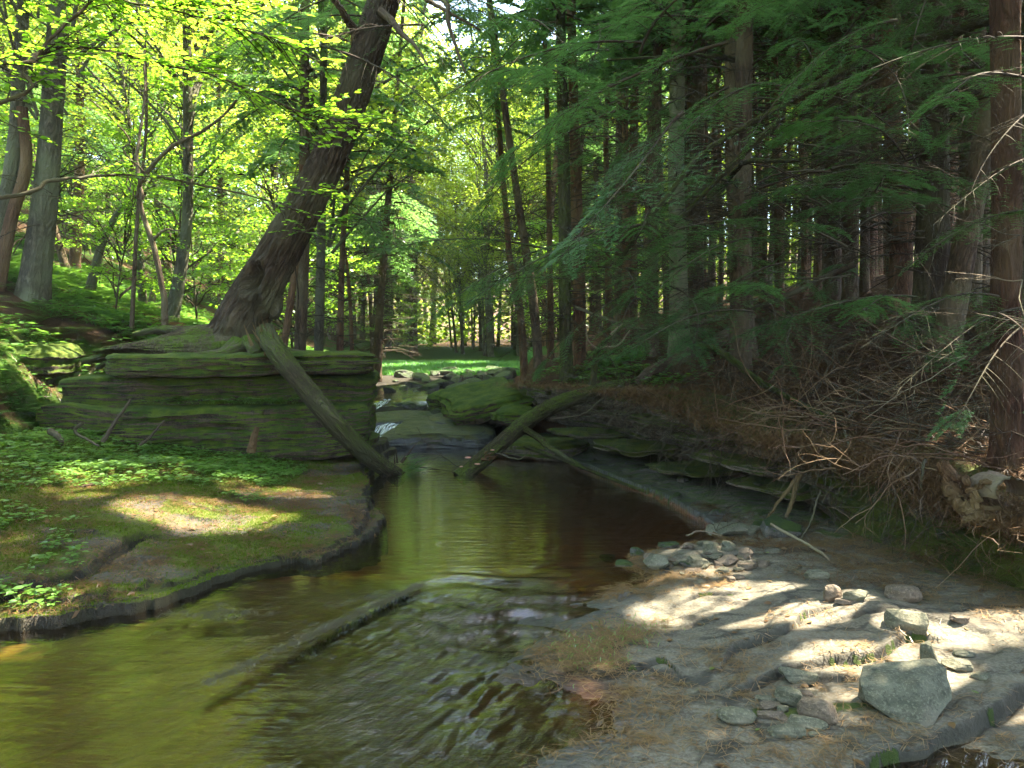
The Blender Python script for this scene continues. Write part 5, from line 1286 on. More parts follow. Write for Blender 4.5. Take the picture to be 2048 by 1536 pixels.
leafy(be, bb, [bb + np.array([.1, .2, 4.4])] + q([(100, -60, 4.6), (240, -40, 4.7), (400, -10, 4.9), (480, 10, 5)]), .016, .003, 80, .6, 16, 505, s0=.1, size=.06)
# forked sapling
sb = G(325, 662, H, 7.5); sb = at(325, 665, 10.6); sb[2] = float(H(sb[0], sb[1]))
se = empty('forked_sapling', sb, 0, 'dark crooked forked sapling with bare arms left of the leaning tree', 'sapling')
leafy(se, sb, [sb - np.array([0, 0, .2])] + q([(330, 640, 10.6), (326, 580, 10.6), (308, 490, 10.6), (284, 420, 10.6), (282, 375, 10.5), (300, 345, 10.4), (340, 300, 10.3), (400, 268, 10.2), (440, 240, 10.2), (472, 203, 10.1)]), .062, .016, 10, .5, 8, 511, 'trunk', mat='bark', s0=.75)
leafy(se, sb, q([(284, 400, 10.55), (278, 330, 10.6), (282, 260, 10.7), (288, 180, 10.8), (286, 110, 10.9), (292, 40, 11)]), .030, .008, 16, .6, 9, 512, 'branch', mat='bark', s0=.5)
leafy(se, sb, q([(308, 480, 10.6), (330, 465, 10.4), (362, 454, 10.2)]), .022, .008, 0, 0, 0, 513, 'branch', mat='bark')
leafy(se, sb, q([(362, 452, 10.2), (340, 425, 10.1), (305, 395, 10.0)]), .010, .004, 0, 0, 0, 514, 'branch', mat='bark')
leafy(se, sb, q([(300, 350, 10.45), (250, 300, 10.3), (262, 285, 10.3), (230, 240, 10.2), (180, 190, 10.1), (150, 120, 10)]), .016, .004, 14, .5, 8, 515, 'branch', mat='bark', s0=.4)
# small leafy sprays in front of the leaning trunk belong to a slim sapling behind the block
lb = at(600, 700, 10.9); lb[2] = float(H(lb[0], lb[1])) if lb[1] > 10.9 else 1.2
le = empty('beech_sapling', lb, 0, 'slim sapling whose pale leaves cross in front of the leaning trunk', 'sapling')
leafy(le, lb, [lb - np.array([0, 0, .2])] + q([(594, 560, 10.4), (588, 470, 9.6), (572, 420, 9.0)]), .012, .006, 8, .4, 8, 521, 'trunk', s0=.6)
leafy(le, lb, q([(588, 470, 9.6), (620, 455, 8.9), (660, 440, 8.6), (700, 430, 8.4)]), .006, .002, 18, .38, 9, 522, 'branch', size=.07)
leafy(le, lb, q([(572, 420, 9.0), (600, 395, 8.7), (640, 380, 8.5), (690, 392, 8.4)]), .006, .002, 16, .38, 9, 523, 'branch', size=.07)
leafy(le, lb, q([(572, 420, 9.0), (600, 300, 8.6), (660, 230, 8.4), (720, 225, 8.2)]), .007, .002, 26, .4, 9, 524, 'branch', size=.075, s0=.4)

# ---- fallen and leaning logs
def log(name, pts, w0, w1, mat, label, seed, k=40, n=140, group=None, parent=None, ridge=.012, flare=0, cat='log'):
    W_ = q(pts); b = W_[0].copy(); P = catmull([p - b for p in W_], n)
    Yv = np.interp(np.linspace(0, 1, n), np.linspace(0, 1, len(pts)), [p[2] for p in pts]); Rr_ = (w0 + (w1 - w0) * np.linspace(0, 1, n)) / F * Yv / 2
    V, F4, bc, off = tubes(P, Rr_[None], k); a = np.tile(np.arange(k) * 2 * PI / k, n); Lr = np.repeat(np.linspace(0, np.linalg.norm(P[-1] - P[0]), n), k)
    n1 = fbm(np.cos(a) * 5 + seed, np.sin(a) * 5, Lr * 2.5, seed, 3); dv = -ridge * np.clip(1 - np.abs(n1 - .5) * 8, 0, 1) + Rr_.repeat(k) * .3 * (fbm(np.cos(a) * 1.2 + seed, np.sin(a), Lr * 2, seed + 1, 3) - .5)
    V = V + off * dv[:, None]
    e_ = empty(name, b, 0, label, cat, group); obj('stem', Geo().add(V, F4, bc=bc), M[mat], e_)
    return e_, b
def splinters(e_, b, u, v, Y, d, n, l, w_, seed, name='splinter', mat='torn', rad=.016):
    r = np.random.default_rng(seed); c = at(u, v, Y) - b; d = np.array(d, float); d /= np.linalg.norm(d)
    t = np.linspace(0, 1, 5); st = c + r.normal(size=(n, 3)) * w_; dd = norm(d + r.normal(size=(n, 3)) * .22); ll = l * r.uniform(.4, 1.1, n)
    Q = st[:, None] + dd[:, None] * (ll[:, None] * t)[..., None]
    V, F4, bc, _ = tubes(Q, (rad * (1.05 - t))[None] * r.uniform(.5, 1.4, n)[:, None], 4); obj(name, Geo().add(V, F4, bc=bc), M[mat], e_)
def fungus(e_, b, u, v, Y, w_, seed=0):
    p = at(u, v, Y) - b; Vv, Fq = stone_geo(700 + seed, (w_, w_ * .7, w_ * .28), 14, 2, .95, .04)
    obj('bracket_fungus', Geo().add(Vv + p, Fq), M['fungus'], e_)
mm_ = NT('pink_bracket_fungus'); pn = mm_.noise(mm_.n('TexCoord').outputs['Object'], 40, 3); M['fungus'] = mm_.end(mm_.bsdf(mm_.mix(pn, (.42, .14, .09), (.62, .34, .25)), .6))
l1, b1 = log('leaning_snag', [(528, 664, 8.75), (556, 706, 8.55), (600, 762, 8.42), (650, 824, 8.42), (700, 878, 8.6), (745, 918, 8.95), (800, 958, 9.3)], 46, 36, 'bark_moss', 'mossy dead stem propped against the blocks, its foot in the pool', 61)
splinters(l1, b1, 534, 690, 8.68, (-.25, -.1, .9), 30, .3, .05, 1); splinters(l1, b1, 545, 700, 8.7, (.4, -.1, .9), 16, .22, .04, 2)
for i, (u, v) in enumerate(((725, 898), (757, 914))): fungus(l1, b1, u, v, 9.0, .06 if i == 0 else .075, i)
splinters(l1, b1, 797, 925, 9.3, (0, 0, 1), 3, .35, .02, 3, 'twig', 'twig'); splinters(l1, b1, 815, 940, 9.25, (.6, -.2, .3), 90, .22, .06, 4, 'moss_fringe', 'plant', .0045)
l2, b2 = log('mossy_log', [(918, 958, 9.15), (962, 922, 9.3), (1016, 874, 9.5), (1070, 832, 9.7), (1130, 802, 9.9), (1200, 782, 10.1), (1240, 774, 10.3)], 34, 30, 'bark_moss', 'mossy log slanting down from the right bank into the pool', 62)
limb(l2, [(1046, 856, 9.55), (1090, 884, 9.3), (1130, 912, 9.1), (1166, 936, 8.95)], 15, 9, 'branch', 'bark_moss', seed=41)
limb(l2, [(1240, 772, 9.8), (1200, 800, 9.5), (1160, 828, 9.2), (1100, 838, 9.2)], 5, 3, 'branch', 'twig', seed=42)
limb(l2, [(985, 912, 9.3), (1000, 905, 9.0), (1040, 915, 8.9), (1060, 900, 8.85)], 4, 2, 'branch', 'twig', seed=43)
splinters(l2, b2, 975, 910, 9.2, (.4, -.3, .2), 10, .14, .04, 5)
for i, (u, v, w_) in enumerate(((936, 915, .075), (955, 928, .07), (922, 933, .05), (985, 900, .05))): fungus(l2, b2, u, v, 9.12, w_, 5 + i)
def gy(u, v, dz): g_ = G(u, v, btop, 6); return (u, v - dz / g_[1] * F, g_[1])
l3, b3 = log('fallen_log', [gy(1275, 772, -.05), gy(1310, 752, .06), gy(1400, 712, .10), gy(1450, 688, .12), gy(1500, 655, .2)], 32, 26, 'bark', 'brown fallen log lying up the needle slope beyond the mossy one', 63)
limb(l3, [(1400, 690, 10.2), (1440, 700, 9.6), (1500, 740, 8.8), (1590, 800, 7.9), (1700, 860, 7.0)], 16, 10, 'branch', 'bark_moss', seed=44, n=80)
limb(l3, [(1700, 860, 7.0), (1738, 900, 6.7), (1750, 960, 6.5), (1760, 990, 6.4)], 9, 7, 'branch', 'bark_moss', seed=45)
log('bare_log', [(1150, 615, 11.5), (1300, 660, 11.0), (1500, 620, 10.5), (1640, 560, 10.2), (1710, 528, 10)], 8, 12, 'twig', 'long bare curved trunk lying along the crest of the needle slope', 64, 12, group=None)
log('submerged_log', [(1050, 892, 9.9), (1150, 930, 9.0), (1260, 972, 8.2), (1330, 998, 7.7)], 9, 7, 'bark_moss', 'thin wet log at the water line under the shale bank', 65, 14)
# small dead tree with upturned bare twigs by the mossy log
st, bs = log('dead_sapling', [(1184, 770, 10.5), (1190, 730, 10.5), (1196, 700, 10.5), (1222, 670, 10.45)], 17, 8, 'bark_moss', 'small dead stem with bare upturned twigs above the mossy log', 66, 16, 40, cat='dead sapling')
for i, pp in enumerate(([(1196, 700), (1180, 680), (1172, 655)], [(1200, 695), (1235, 690), (1260, 660)], [(1222, 670), (1240, 650), (1262, 640)], [(1190, 720), (1215, 715), (1230, 735)], [(1215, 675), (1200, 655), (1205, 640)])):
    limb(st, [(u, v, 10.4) for u, v in pp], 6, 2, 'twig', 'twig_pale' if i < 3 else 'twig', 5, 14, seed=50 + i)

# ---- dead twigs and brush
def twig_shape(r, start, d, L, r0, depth, out, curl=.5, grav=-.05, nb=(2, 4)):
    n = 9; t = np.linspace(0, 1, n)
    dd = np.zeros((n, 3)); cur = np.array(d, float); drift = r.normal(size=3) * curl / n * 1.5
    P = [np.array(start, float)]
    for i in range(1, n):
        cur = cur + drift + r.normal(size=3) * curl * .28; cur[2] += grav; cur /= np.linalg.norm(cur); P.append(P[-1] + cur * L / (n - 1))
    P = np.array(P); out.append((P, r0 * (1.08 - .75 * t)))
    if depth > 0:
        for _ in range(r.integers(*nb)):
            j = r.integers(2, n - 1); tg_ = norm((P[j + 1] - P[j - 1])[None])[0]
            dv = norm((tg_ * .8 + r.normal(size=3) * .7)[None])[0]
            twig_shape(r, P[j], dv, L * r.uniform(.3, .6), r0 * .55, depth - 1, out, curl, grav, nb)
def twig_obj(name, starts, label, cat, mat='twig', L=.8, r0=.006, depth=2, seed=0, group=None, curl=.5, grav=-.05, dirs=None, kind=None, nb=(2, 4), k=4):
    r = np.random.default_rng(seed); out = []
    for i, s_ in enumerate(starts):
        d = dirs[i] if dirs is not None else norm(r.normal(size=(1, 3)) * np.array([1, 1, .4]))[0]
        twig_shape(r, s_, d, L * r.uniform(.6, 1.3), r0, depth, out, curl, grav, nb)
    P = np.stack([p for p, _ in out]); Rr_ = np.stack([a_ for _, a_ in out]); b = np.array(starts[0], float) if kind is None else np.zeros(3)
    V, F4, bc, _ = tubes(P - b, Rr_, k)
    o = obj(name, Geo().add(V, F4, bc=bc), M[mat], loc=b); return tag(o, label, cat, group, kind)
# brush on the needle slope
r = np.random.default_rng(77); stt, dd = [], []
for i in range(430):
    u = r.uniform(1130, 2080); v = r.uniform(640, 930) if u > 1500 else r.uniform(640, 800)
    p = G(u, v, H, 5); stt.append(p + np.array([0, 0, .04])); a_ = r.uniform(0, 6.28); dd.append((math.cos(a_), math.sin(a_), r.uniform(-.1, .5)))
twig_obj('dead_brush', stt, 'tangle of dead brown twigs strewn over the needle slope', 'brush', 'twig', .85, .0055, 2, 78, dirs=dd, kind='stuff', curl=.45, grav=-.03)
stt, dd = [], []
for i in range(120):
    u = r.uniform(1420, 2080); v = r.uniform(700, 960) if u > 1600 else r.uniform(690, 830)
    p = G(u, v, btop, 4.5); stt.append(p + np.array([0, 0, .05])); a_ = r.uniform(0, 6.28); dd.append((math.cos(a_) - .3, math.sin(a_) - .3, r.uniform(-.1, .6)))
twig_obj('dead_brush', stt, 'rust brown dead branches tangled above the undercut bank', 'brush', 'twig_rust', .95, .0065, 2, 178, dirs=dd, kind='stuff', curl=.5, grav=-.04)
stt, dd = [], []
for i in range(150):
    y = r.uniform(5.0, 10.5); x = lip(y, r.uniform(-.1, .5)); z = float(btop(x, y)) - r.uniform(0, .12); stt.append((x - .2, y, z)); dd.append((-.8 + r.normal() * .4, -.5 + r.normal() * .5, r.uniform(-.7, .2)))
twig_obj('hanging_roots', stt, 'fine roots and twigs hanging over the edge of the shale bank', 'roots', 'twig', .62, .004, 1, 79, dirs=dd, kind='stuff', curl=.5, grav=-.10)
# pale bare branches at the right edge, each its own
i = 0
for (u, v, Y, d, L_, lab, mat) in ((2040, 470, 5.0, (-.9, -.2, .1), .7, 'bare spray of twigs crossing the nearest trunk high up', 'twig'), (2045, 560, 4.9, (-.9, -.2, -.2), .7, 'pale bare spray of twigs low across the nearest trunk', 'twig_pale'),
        (1960, 420, 5.6, (-.8, -.1, .2), .6, 'fine bare twigs left of the nearest trunk', 'twig'), (1870, 700, 6.2, (-.9, -.1, -.15), 1.3, 'long bare branch reaching left over the needle slope', 'twig'),
        (1935, 712, 5.2, (-.7, -.2, -.6), .7, 'crooked pale twig hanging in front of the needle slope', 'twig_pale'), (1880, 470, 8, (-.9, 0, -.3), 1.6, 'long drooping dead branch from the thick ridged trunk', 'twig'),
        (2020, 640, 4.8, (-.95, -.1, -.05), 1.0, 'horizontal bare branch running left from the nearest trunk', 'twig'), (1720, 480, 9, (-.6, -.3, -.5), 1.6, 'tangled dead branches below the almost black trunk', 'twig')):
    p = at(u, v, Y); twig_obj('dead_branch', [p] * 2, lab, 'branch', mat, L_, .0036, 3, 800 + i, dirs=[np.array(d) + r.normal(size=3) * .25 for _ in range(2)], curl=.42, grav=-.01); i += 1
for i, (pts, lab, w_) in enumerate((([(1542, 1048, 5.9), (1600, 1082, 5.6), (1650, 1110, 5.3), (1690, 1160, 5.0), (1728, 1200, 4.75), (1742, 1206, 4.7)], 'long thin crooked twig lying from the mossy rock down onto the shelf', 5),
        ([(1742, 1204, 4.72), (1734, 1230, 4.55), (1720, 1250, 4.43)], 'short dark stick with a knobbly end on the shelf', 7), ([(1425, 1068, 6.1), (1465, 1080, 6.0), (1508, 1092, 5.9)], 'straight split orange brown stick on the gravel heap', 9),
        ([(1372, 1070, 6.1), (1400, 1064, 6.1), (1440, 1074, 6.0)], 'thin pale curved twig reaching out from the gravel heap', 3), ([(1360, 1124, 5.7), (1400, 1095, 5.8), (1436, 1078, 5.9)], 'pale driftwood stick leaning across the stones of the heap', 7), ([(1375, 1092, 5.9), (1420, 1084, 5.9), (1440, 1086, 5.9)], 'second pale driftwood stick on the heap', 5),
        ([(1600, 950, 6.3), (1585, 990, 6.2), (1568, 1030, 6.1)], 'orange brown stick propped against the shale bank', 10), ([(1590, 960, 6.3), (1560, 1000, 6.2), (1530, 1030, 6.1)], 'dark stick leaning beside the orange brown one', 7),
        ([(1640, 980, 6), (1620, 1040, 5.9), (1600, 1075, 5.8), (1575, 1090, 5.7)], 'thin curved greenish twig hanging to the foot of the bank', 4), ([(1690, 860, 6.4), (1704, 930, 6.2), (1700, 990, 6.1)], 'slim upright twig in front of the needle bank', 4),
        ([(1850, 920, 5.4), (1836, 960, 5.3), (1840, 1000, 5.2)], 'slim dark root standing at the lip of the bank', 5), ([(205, 884, 8.0), (235, 835, 8.05), (260, 800, 8.1)], 'bare grey stick standing in the plants before the blocks', 8), ([(165, 845, 8.0), (150, 862, 8.0), (195, 890, 7.9)], 'bent grey stick lying left of the standing one', 6),
        ([(280, 890, 8.1), (310, 866, 8.1), (335, 840, 8.15)], 'slanting bare stick in the middle of the plants', 5), ([(100, 862, 7.9), (120, 880, 7.8), (115, 890, 7.8)], 'dark forked stub among the plants at the left', 12), ([(0, 980, 7), (60, 966, 7), (120, 955, 7.1)], 'fallen branch across the moss at the left edge', 9),
        ([(90, 990, 6.6), (150, 978, 6.7), (205, 968, 6.8)], 'sunlit brown stick on the ledge', 9), ([(40, 1010, 6.5), (70, 1004, 6.5), (104, 996, 6.5)], 'short grey stick on the ledge moss', 5), ([(502, 905, 8.5), (508, 880, 8.55), (512, 862, 8.6)], 'rotten broken stub standing against the lowest block', 16))):
    W_ = q(pts); b = W_[0]; P = catmull([p - b for p in W_], 40); rr_ = np.random.default_rng(900 + i); P = P + np.cumsum(rr_.normal(size=P.shape) * .002, 0)
    rad = w_ / F * pts[0][2] / 2 * (1.1 - .5 * np.linspace(0, 1, 40)) * (1 + .25 * vn(np.linspace(0, 12, 40), 0, 0, i))
    V, F4, bc, _ = tubes(P, rad[None], 8); tag(obj('stick', Geo().add(V, F4, bc=bc), M['torn' if 'orange' in lab or 'rotten' in lab else 'twig_pale' if 'pale' in lab or 'long thin' in lab else 'twig'], loc=b), lab, 'stick')
twig_obj('bare_twig', [onz(1432, 1062, .08)] * 3, 'small reddish bare twig sprouting behind the gravel heap', 'twig', 'twig', .32, .0028, 3, 950, dirs=[(-.3, 0, .9), (.2, 0, .9), (.6, 0, .5)], grav=0)
twig_obj('bare_twig', [at(880, 940, 9.4), at(830, 935, 9.3), at(930, 938, 9.3)], 'thin bare branch lying in the water between the two logs', 'twig', 'twig', 1.0, .005, 2, 951, dirs=[(-.9, .1, .1), (.9, 0, .15), (-.6, .1, .25)], grav=0)

# torn stump and bark roll at the right edge
tsb = G(1960, 1010, allsurf, 3); tsb = at(1960, 985, 4.75)
te = empty('rotten_stump', tsb, 0, 'rotten hollow stump with a curled pale bark shell at the right edge', 'stump')
a_ = np.linspace(-.2, 3.6, 26); z_ = np.linspace(0, 1, 8); A_, Z_ = np.meshgrid(a_, z_)
rad = .105 + .02 * Z_ + .015 * vn(A_ * 3, Z_ * 3, 0, 5)
sh = np.stack([np.cos(A_) * rad + .1, -.16 + Z_ * .26, np.sin(A_) * rad * .8 + .02 - .02 * Z_ + .02 * vn(A_ * 6, Z_ * 6, 0, 6)], -1)
inn = sh * np.array([.93, 1, .93]) + np.array([.007, 0, .001])
gg = Geo().add(sh, grid_faces(8, 26), bc=sh.reshape(-1, 3)); gg.add(inn, grid_faces(8, 26)[:, ::-1], bc=inn.reshape(-1, 3)); obj('bark_shell', gg, M['twig_pale'], te)
for i, (pp, w0, w1) in enumerate((([(1885, 930, 4.9), (1900, 970, 4.8), (1918, 1010, 4.75), (1950, 1035, 4.75)], 26, 34), ([(1950, 1035, 4.75), (1990, 1030, 4.75), (2040, 1010, 4.8)], 34, 24), ([(1925, 1040, 4.7), (1960, 1024, 4.7), (2000, 1016, 4.7)], 16, 10), ([(1905, 950, 4.8), (1935, 985, 4.75), (1950, 1015, 4.7)], 14, 18), ([(1978, 960, 4.65), (1968, 985, 4.65), (1965, 1000, 4.65)], 12, 8))):
    limb(te, pp, w0, w1, 'torn_root', 'torn', 20, 50, .02, seed=70 + i)

# ---- ground cover (what nobody could count)
def pts_on(n, fn, zf):
    P = np.array([fn() for _ in range(n)]); P = P[~np.isnan(P[:, 0])]
    z = zf(P[:, 0], P[:, 1]); return np.column_stack([P, z])
def needles(n, P, spread, L, w_, up=.25, name='needle_litter', label='', mat='straw', zf=None, z0=.002, curve=.15, long_=1.6):
    """thin curved dry needles lying in clusters"""
    m_ = len(P); idx = rng.integers(m_, size=n); C = P[idx] + rng.normal(size=(n, 3)) * np.array([spread, spread, 0]) * rng.random((n, 1))
    if zf is not None: C[:, 2] = zf(C[:, 0], C[:, 1]) + z0 + rng.random(n) ** 2 * spread * .15
    az = rng.random(m_)[idx] * 6.28 + rng.normal(size=n) * .9; el = rng.normal(size=n) * up
    D = np.stack([np.cos(az) * np.cos(el), np.sin(az) * np.cos(el), np.sin(el)], -1); S = np.stack([-np.sin(az), np.cos(az), 0 * az], -1)
    l = (L * rng.uniform(.5, long_, n))[:, None]; s1 = S * w_ * .5; bend = S * (rng.normal(size=(n, 1)) * curve) * l
    a = C - D * l * .5; b = C + bend; c = C + D * l * .5
    V = np.stack([a - s1 * .6, a + s1 * .6, b + s1, b - s1, c + s1 * .3, c - s1 * .3], 1); V[:, 2:4, 2] += .002 + np.abs(l) * .03
    if zf is not None:
        zz_ = zf(V[..., 0].ravel(), V[..., 1].ravel()).reshape(V.shape[:2]); V[..., 2] = np.maximum(V[..., 2], zz_ + .001)
    if zf is not None: V = V[np.ptp(V[..., 2], axis=1) < .035 + .3 * w_ + L * up]; n = len(V)
    F4 = (np.array([(0, 1, 2, 3), (3, 2, 4, 5)])[None] + (np.arange(n) * 6)[:, None, None]).reshape(-1, 4)
    o = obj(name, Geo().add(V.reshape(-1, 3), F4, v=np.repeat(rng.random(n), 6)), M[mat], smooth=False); return tag(o, label, None, None, 'stuff')
def rej(x0, x1, y0, y1, f):
    def fn():
        while True:
            x, y = rng.uniform(x0, x1), rng.uniform(y0, y1)
            if rng.random() < f(x, y): return x, y
    return fn
def shelf_d(x, y):
    d = x - float(xs(y)); 
    if d < -.1 or x > float(xr(y)) + .3: return 0
    n_ = float(fbm(x * 1.6, y * 1.6, 0, 131, 3)); a_ = .25 + .75 * math.exp(-(d / .35) ** 2) + .3 * (x > float(xr(y)) - .5)
    return a_ * (1 if n_ > .52 else .12)
M['straw_gold'] = leaf_mat('golden_dry_needles', (.14, .08, .028), (.34, .21, .085), (.1, .06, .02), (.2, .12, .05), .15, .05)
P = pts_on(900, rej(-.2, 3.4, 2.3, 6.4, shelf_d), B)
needles(12500, P, .11, .07, .0036, .10, 'needle_litter', 'dry orange pine needles drifted over the bare shelf', 'straw_gold', zf=B)
P = np.array([onz(1170 + a_ * 42, 1300 + b_ * 22, .02) for a_, b_ in rng.normal(size=(60, 2))] + [onz(1265 + a_ * 35, 1262 + b_ * 14, .03) for a_, b_ in rng.normal(size=(40, 2))])
needles(2300, P, .08, .06, .003, .15, 'grass_tufts', 'golden stems and needles caught on the wet rock at the edge of the run', 'straw_gold')
needles(500, P[:100], .06, .035, .005, .5, 'grass_tufts', 'small green blades growing from the wet rock', 'plant')
P = np.array([np.array([-.6 + (-.82) * t_, 4.93 - 1.43 * t_, .0]) for t_ in rng.random(70)] + [onz(430 + a_ * 40, 1232 + b_ * 8, .01) for a_, b_ in rng.normal(size=(20, 2))])
M['wetstraw'] = leaf_mat('wet_dark_needles', (.012, .010, .005), (.09, .062, .022), (.02, .015, .005), (.05, .03, .01), .1, .12)
P[:, 2] += .012; needles(3200, P, .035, .045, .003, .2, 'needle_litter', 'dark wet needles and moss caught on the ridge in the run', 'wetstraw')
P = pts_on(1300, rej(-4.4, -1.2, 3.6, 9.2, lambda x, y: (float(LT(x, y)) > .03) * (1 if fbm(x * 1.4, y * 2, 0, 132, 3) > .47 else .25)), LT)
needles(34000, P, .14, .07, .0032, .12, 'needle_litter', 'dry needles strewn over the mossy ledge', zf=LT)
P = pts_on(2600, rej(-.3, 9, 4, 17, lambda x, y: (x > lip(min(y, 13)) - .2) * (x < y * .75 + .5) * min(1, 7 / y)), btop)
needles(90000, P, .22, .13, .0055, .45, 'needle_litter', 'thick thatch of brown needles on the right slope', curve=.35)
# needle thatch hanging over the lip of the bank
hy = np.where(rng.random(520) < .86, rng.uniform(4.2, 6.7, 520), rng.uniform(6.7, 10.5, 520)); hx = lip(hy, rng.normal(size=520) * .12 - .05); hz = btop(hx, hy) + .02 - np.abs(rng.normal(size=520)) * np.interp(hy, [5, 6.8, 7.6], [.10, .10, .02])
needles(15000, np.column_stack([hx, hy, hz]), .2, .14, .0045, .6, 'needle_thatch', 'shaggy brown thatch drooping over the lip of the shale bank', curve=.4)
P = pts_on(160, rej(-.1, 2.4, 4.6, 7.2, lambda x, y: x > xr(y) - .9 and x < xr(y) + .2 and x > xs(y) + .06), lambda x, y: np.maximum(B(x, y), .02))
needles(3500, P, .12, .09, .0035, .3, 'needle_litter', 'loose needles at the foot of the bank')
def near_bank(x, y):
    d = x - float(xr(y)); return (0 < d < .9) and y < 6.3
P = pts_on(300, rej(2.4, 4.2, 3.8, 6.3, near_bank), lambda x, y: np.interp(x - xr(y), [0, .1, .5, .9], [.02, .15, .40, .62]))
needles(5000, P, .16, .10, .0035, .3, 'needle_thatch', 'brown needles caught on the mossy steps at the right', curve=.3)

# moss tips
def blades(n, fn, zf, L, w_, name, label, mat, lean_=.5, dmin=0):
    P = pts_on(n, fn, zf); n = len(P); az = rng.random(n) * 6.28; D = norm(np.stack([np.cos(az) * lean_, np.sin(az) * lean_, 1 + 0 * az], -1)); S = np.stack([-np.sin(az), np.cos(az), 0 * az], -1)
    l = (L * rng.uniform(.5, 1.4, n))[:, None]; V = np.stack([P - S * w_ * .5, P + S * w_ * .5, P + D * l], 1).reshape(-1, 3)
    o = obj(name, Geo().add(V, np.arange(n * 3).reshape(n, 3), v=np.repeat(rng.random(n), 3)), M[mat], smooth=False); return tag(o, label, None, None, 'stuff')
def vrej(n, x0, x1, y0, y1, f):
    out = []; c = 0
    while c < n:
        x, y = rng.uniform(x0, x1, n), rng.uniform(y0, y1, n); k = rng.random(n) < f(x, y); out.append(np.column_stack([x[k], y[k]])); c += k.sum()
    return np.concatenate(out)[:n]
def blades_v(n, box, f, zf, L, w_, name, label, mat, lean_=.5):
    XY = vrej(n, *box, f); P = np.column_stack([XY, zf(XY[:, 0], XY[:, 1])]); az = rng.random(n) * 6.28
    D = norm(np.stack([np.cos(az) * lean_, np.sin(az) * lean_, 1 + 0 * az], -1)); S = np.stack([-np.sin(az), np.cos(az), 0 * az], -1)
    l = (L * rng.uniform(.5, 1.4, n))[:, None]; V = np.stack([P - S * w_ * .5, P + S * w_ * .5, P + D * l], 1).reshape(-1, 3)
    o = obj(name, Geo().add(V, np.arange(n * 3).reshape(n, 3), v=np.repeat(rng.random(n), 3)), M[mat], smooth=False); return tag(o, label, None, None, 'stuff')
mossf = lambda x, y: (LT(x, y) > .04) * (sstep(.46, .6, fbm(x * 1.1, y * 1.6, 0, 101, 4)) * .8 + .8 * sstep(-2.9, -3.4, x) + .1)
blades_v(130000, (-4.6, -1.2, 3.7, 9.2), mossf, LT, .016, .006, 'moss', 'green moss cushions on the flat ledge', 'mossblade', .8)
# grass of the upstream clearing
blades_v(22000, (-5.5, 1.5, 21, 26.5), lambda x, y: (x > xl(y) - .4) * (x < xr(y) + .9) * 1.0, H, .13, .03, 'grass', 'bright green low growth in the upstream clearing', 'grass', .7)
# leaf rosettes
def rosette():
    r_ = np.random.default_rng(5); Vs, Fs = [], []; n = 0
    for k_ in range(6):
        a_ = k_ * 2.4; h_ = .35 + .3 * r_.random(); v_, Fs_, _ = scatter(LTV, LTF, np.array([[math.cos(a_) * .35, math.sin(a_) * .35, h_ * 1.2]]), np.array([a_]), np.array([.55 + .3 * r_.random()]), tilt=np.array([r_.normal() * .3])); Vs.append(v_); Fs.append(Fs_[0] + n); n += len(v_)
        q_ = np.array([(0, 0, 0), (.03, .02, 0), (math.cos(a_) * .38, math.sin(a_) * .38, h_ * 1.2)]); Vs.append(q_); Fs.append(np.array([(0, 1, 2)]) + n); n += 3
    return np.concatenate(Vs), [np.concatenate(Fs)]
RV, RF = rosette()
def rosettes(n, box, f, zf, s, name, label, mat='plant'):
    XY = vrej(n, *box, f); P = np.column_stack([XY, zf(XY[:, 0], XY[:, 1])]); V, Fs, v = scatter(RV, RF, P, rng.random(n) * 6.28, s * rng.uniform(.5, 1.4, n))
    return tag(obj(name, Geo().add(V, Fs, v=v), M[mat], smooth=False), label, None, None, 'stuff')
def ledge_plants(x, y):
    a_ = sstep(7.2, 7.6, y - .25 * (x + 3)) * (x < -2.3) * 1.0 * (y < 8.8)
    b_ = sstep(.57, .64, fbm(x * 1.4, y * 1.4, 0, 141, 3)) * (x < -2.0 - .0 * y) * (y < 7.4) * sstep(-1.9, -2.6, x)
    u_ = 1024 + x / np.maximum(y, 1) * F
    return (LT(x, y) > .05) * (np.maximum(a_ * .9, b_ * .5 * (x < -2.1)) + .22 * (u_ < 150) * (y < 6.0) * (fbm(x * 2, y * 2, 0, 144, 2) > .5))
rosettes(2300, (-5.2, -1.6, 4.0, 8.9), ledge_plants, LT, .065, 'ground_plants', 'small bright leafy plants growing on the mossy ledge')
rosettes(7000, (-16, -2.5, 9.5, 24), lambda x, y: (x < xl(y) - .8) * (x > -.75 * y - 1) * (fbm(x * .9, y * .9, 0, 142, 3) > .45), H, .13, 'hillside_plants', 'leafy undergrowth covering the left hillside', 'fern')
rosettes(500, (-1.0, 2.5, 10.8, 16), lambda x, y: (x > xr(y) + .6) * (fbm(x * 1.2, y * 1.2, 0, 143, 3) > .52), H, .12, 'ground_plants', 'small plants on the right bank above the mossy boulder')
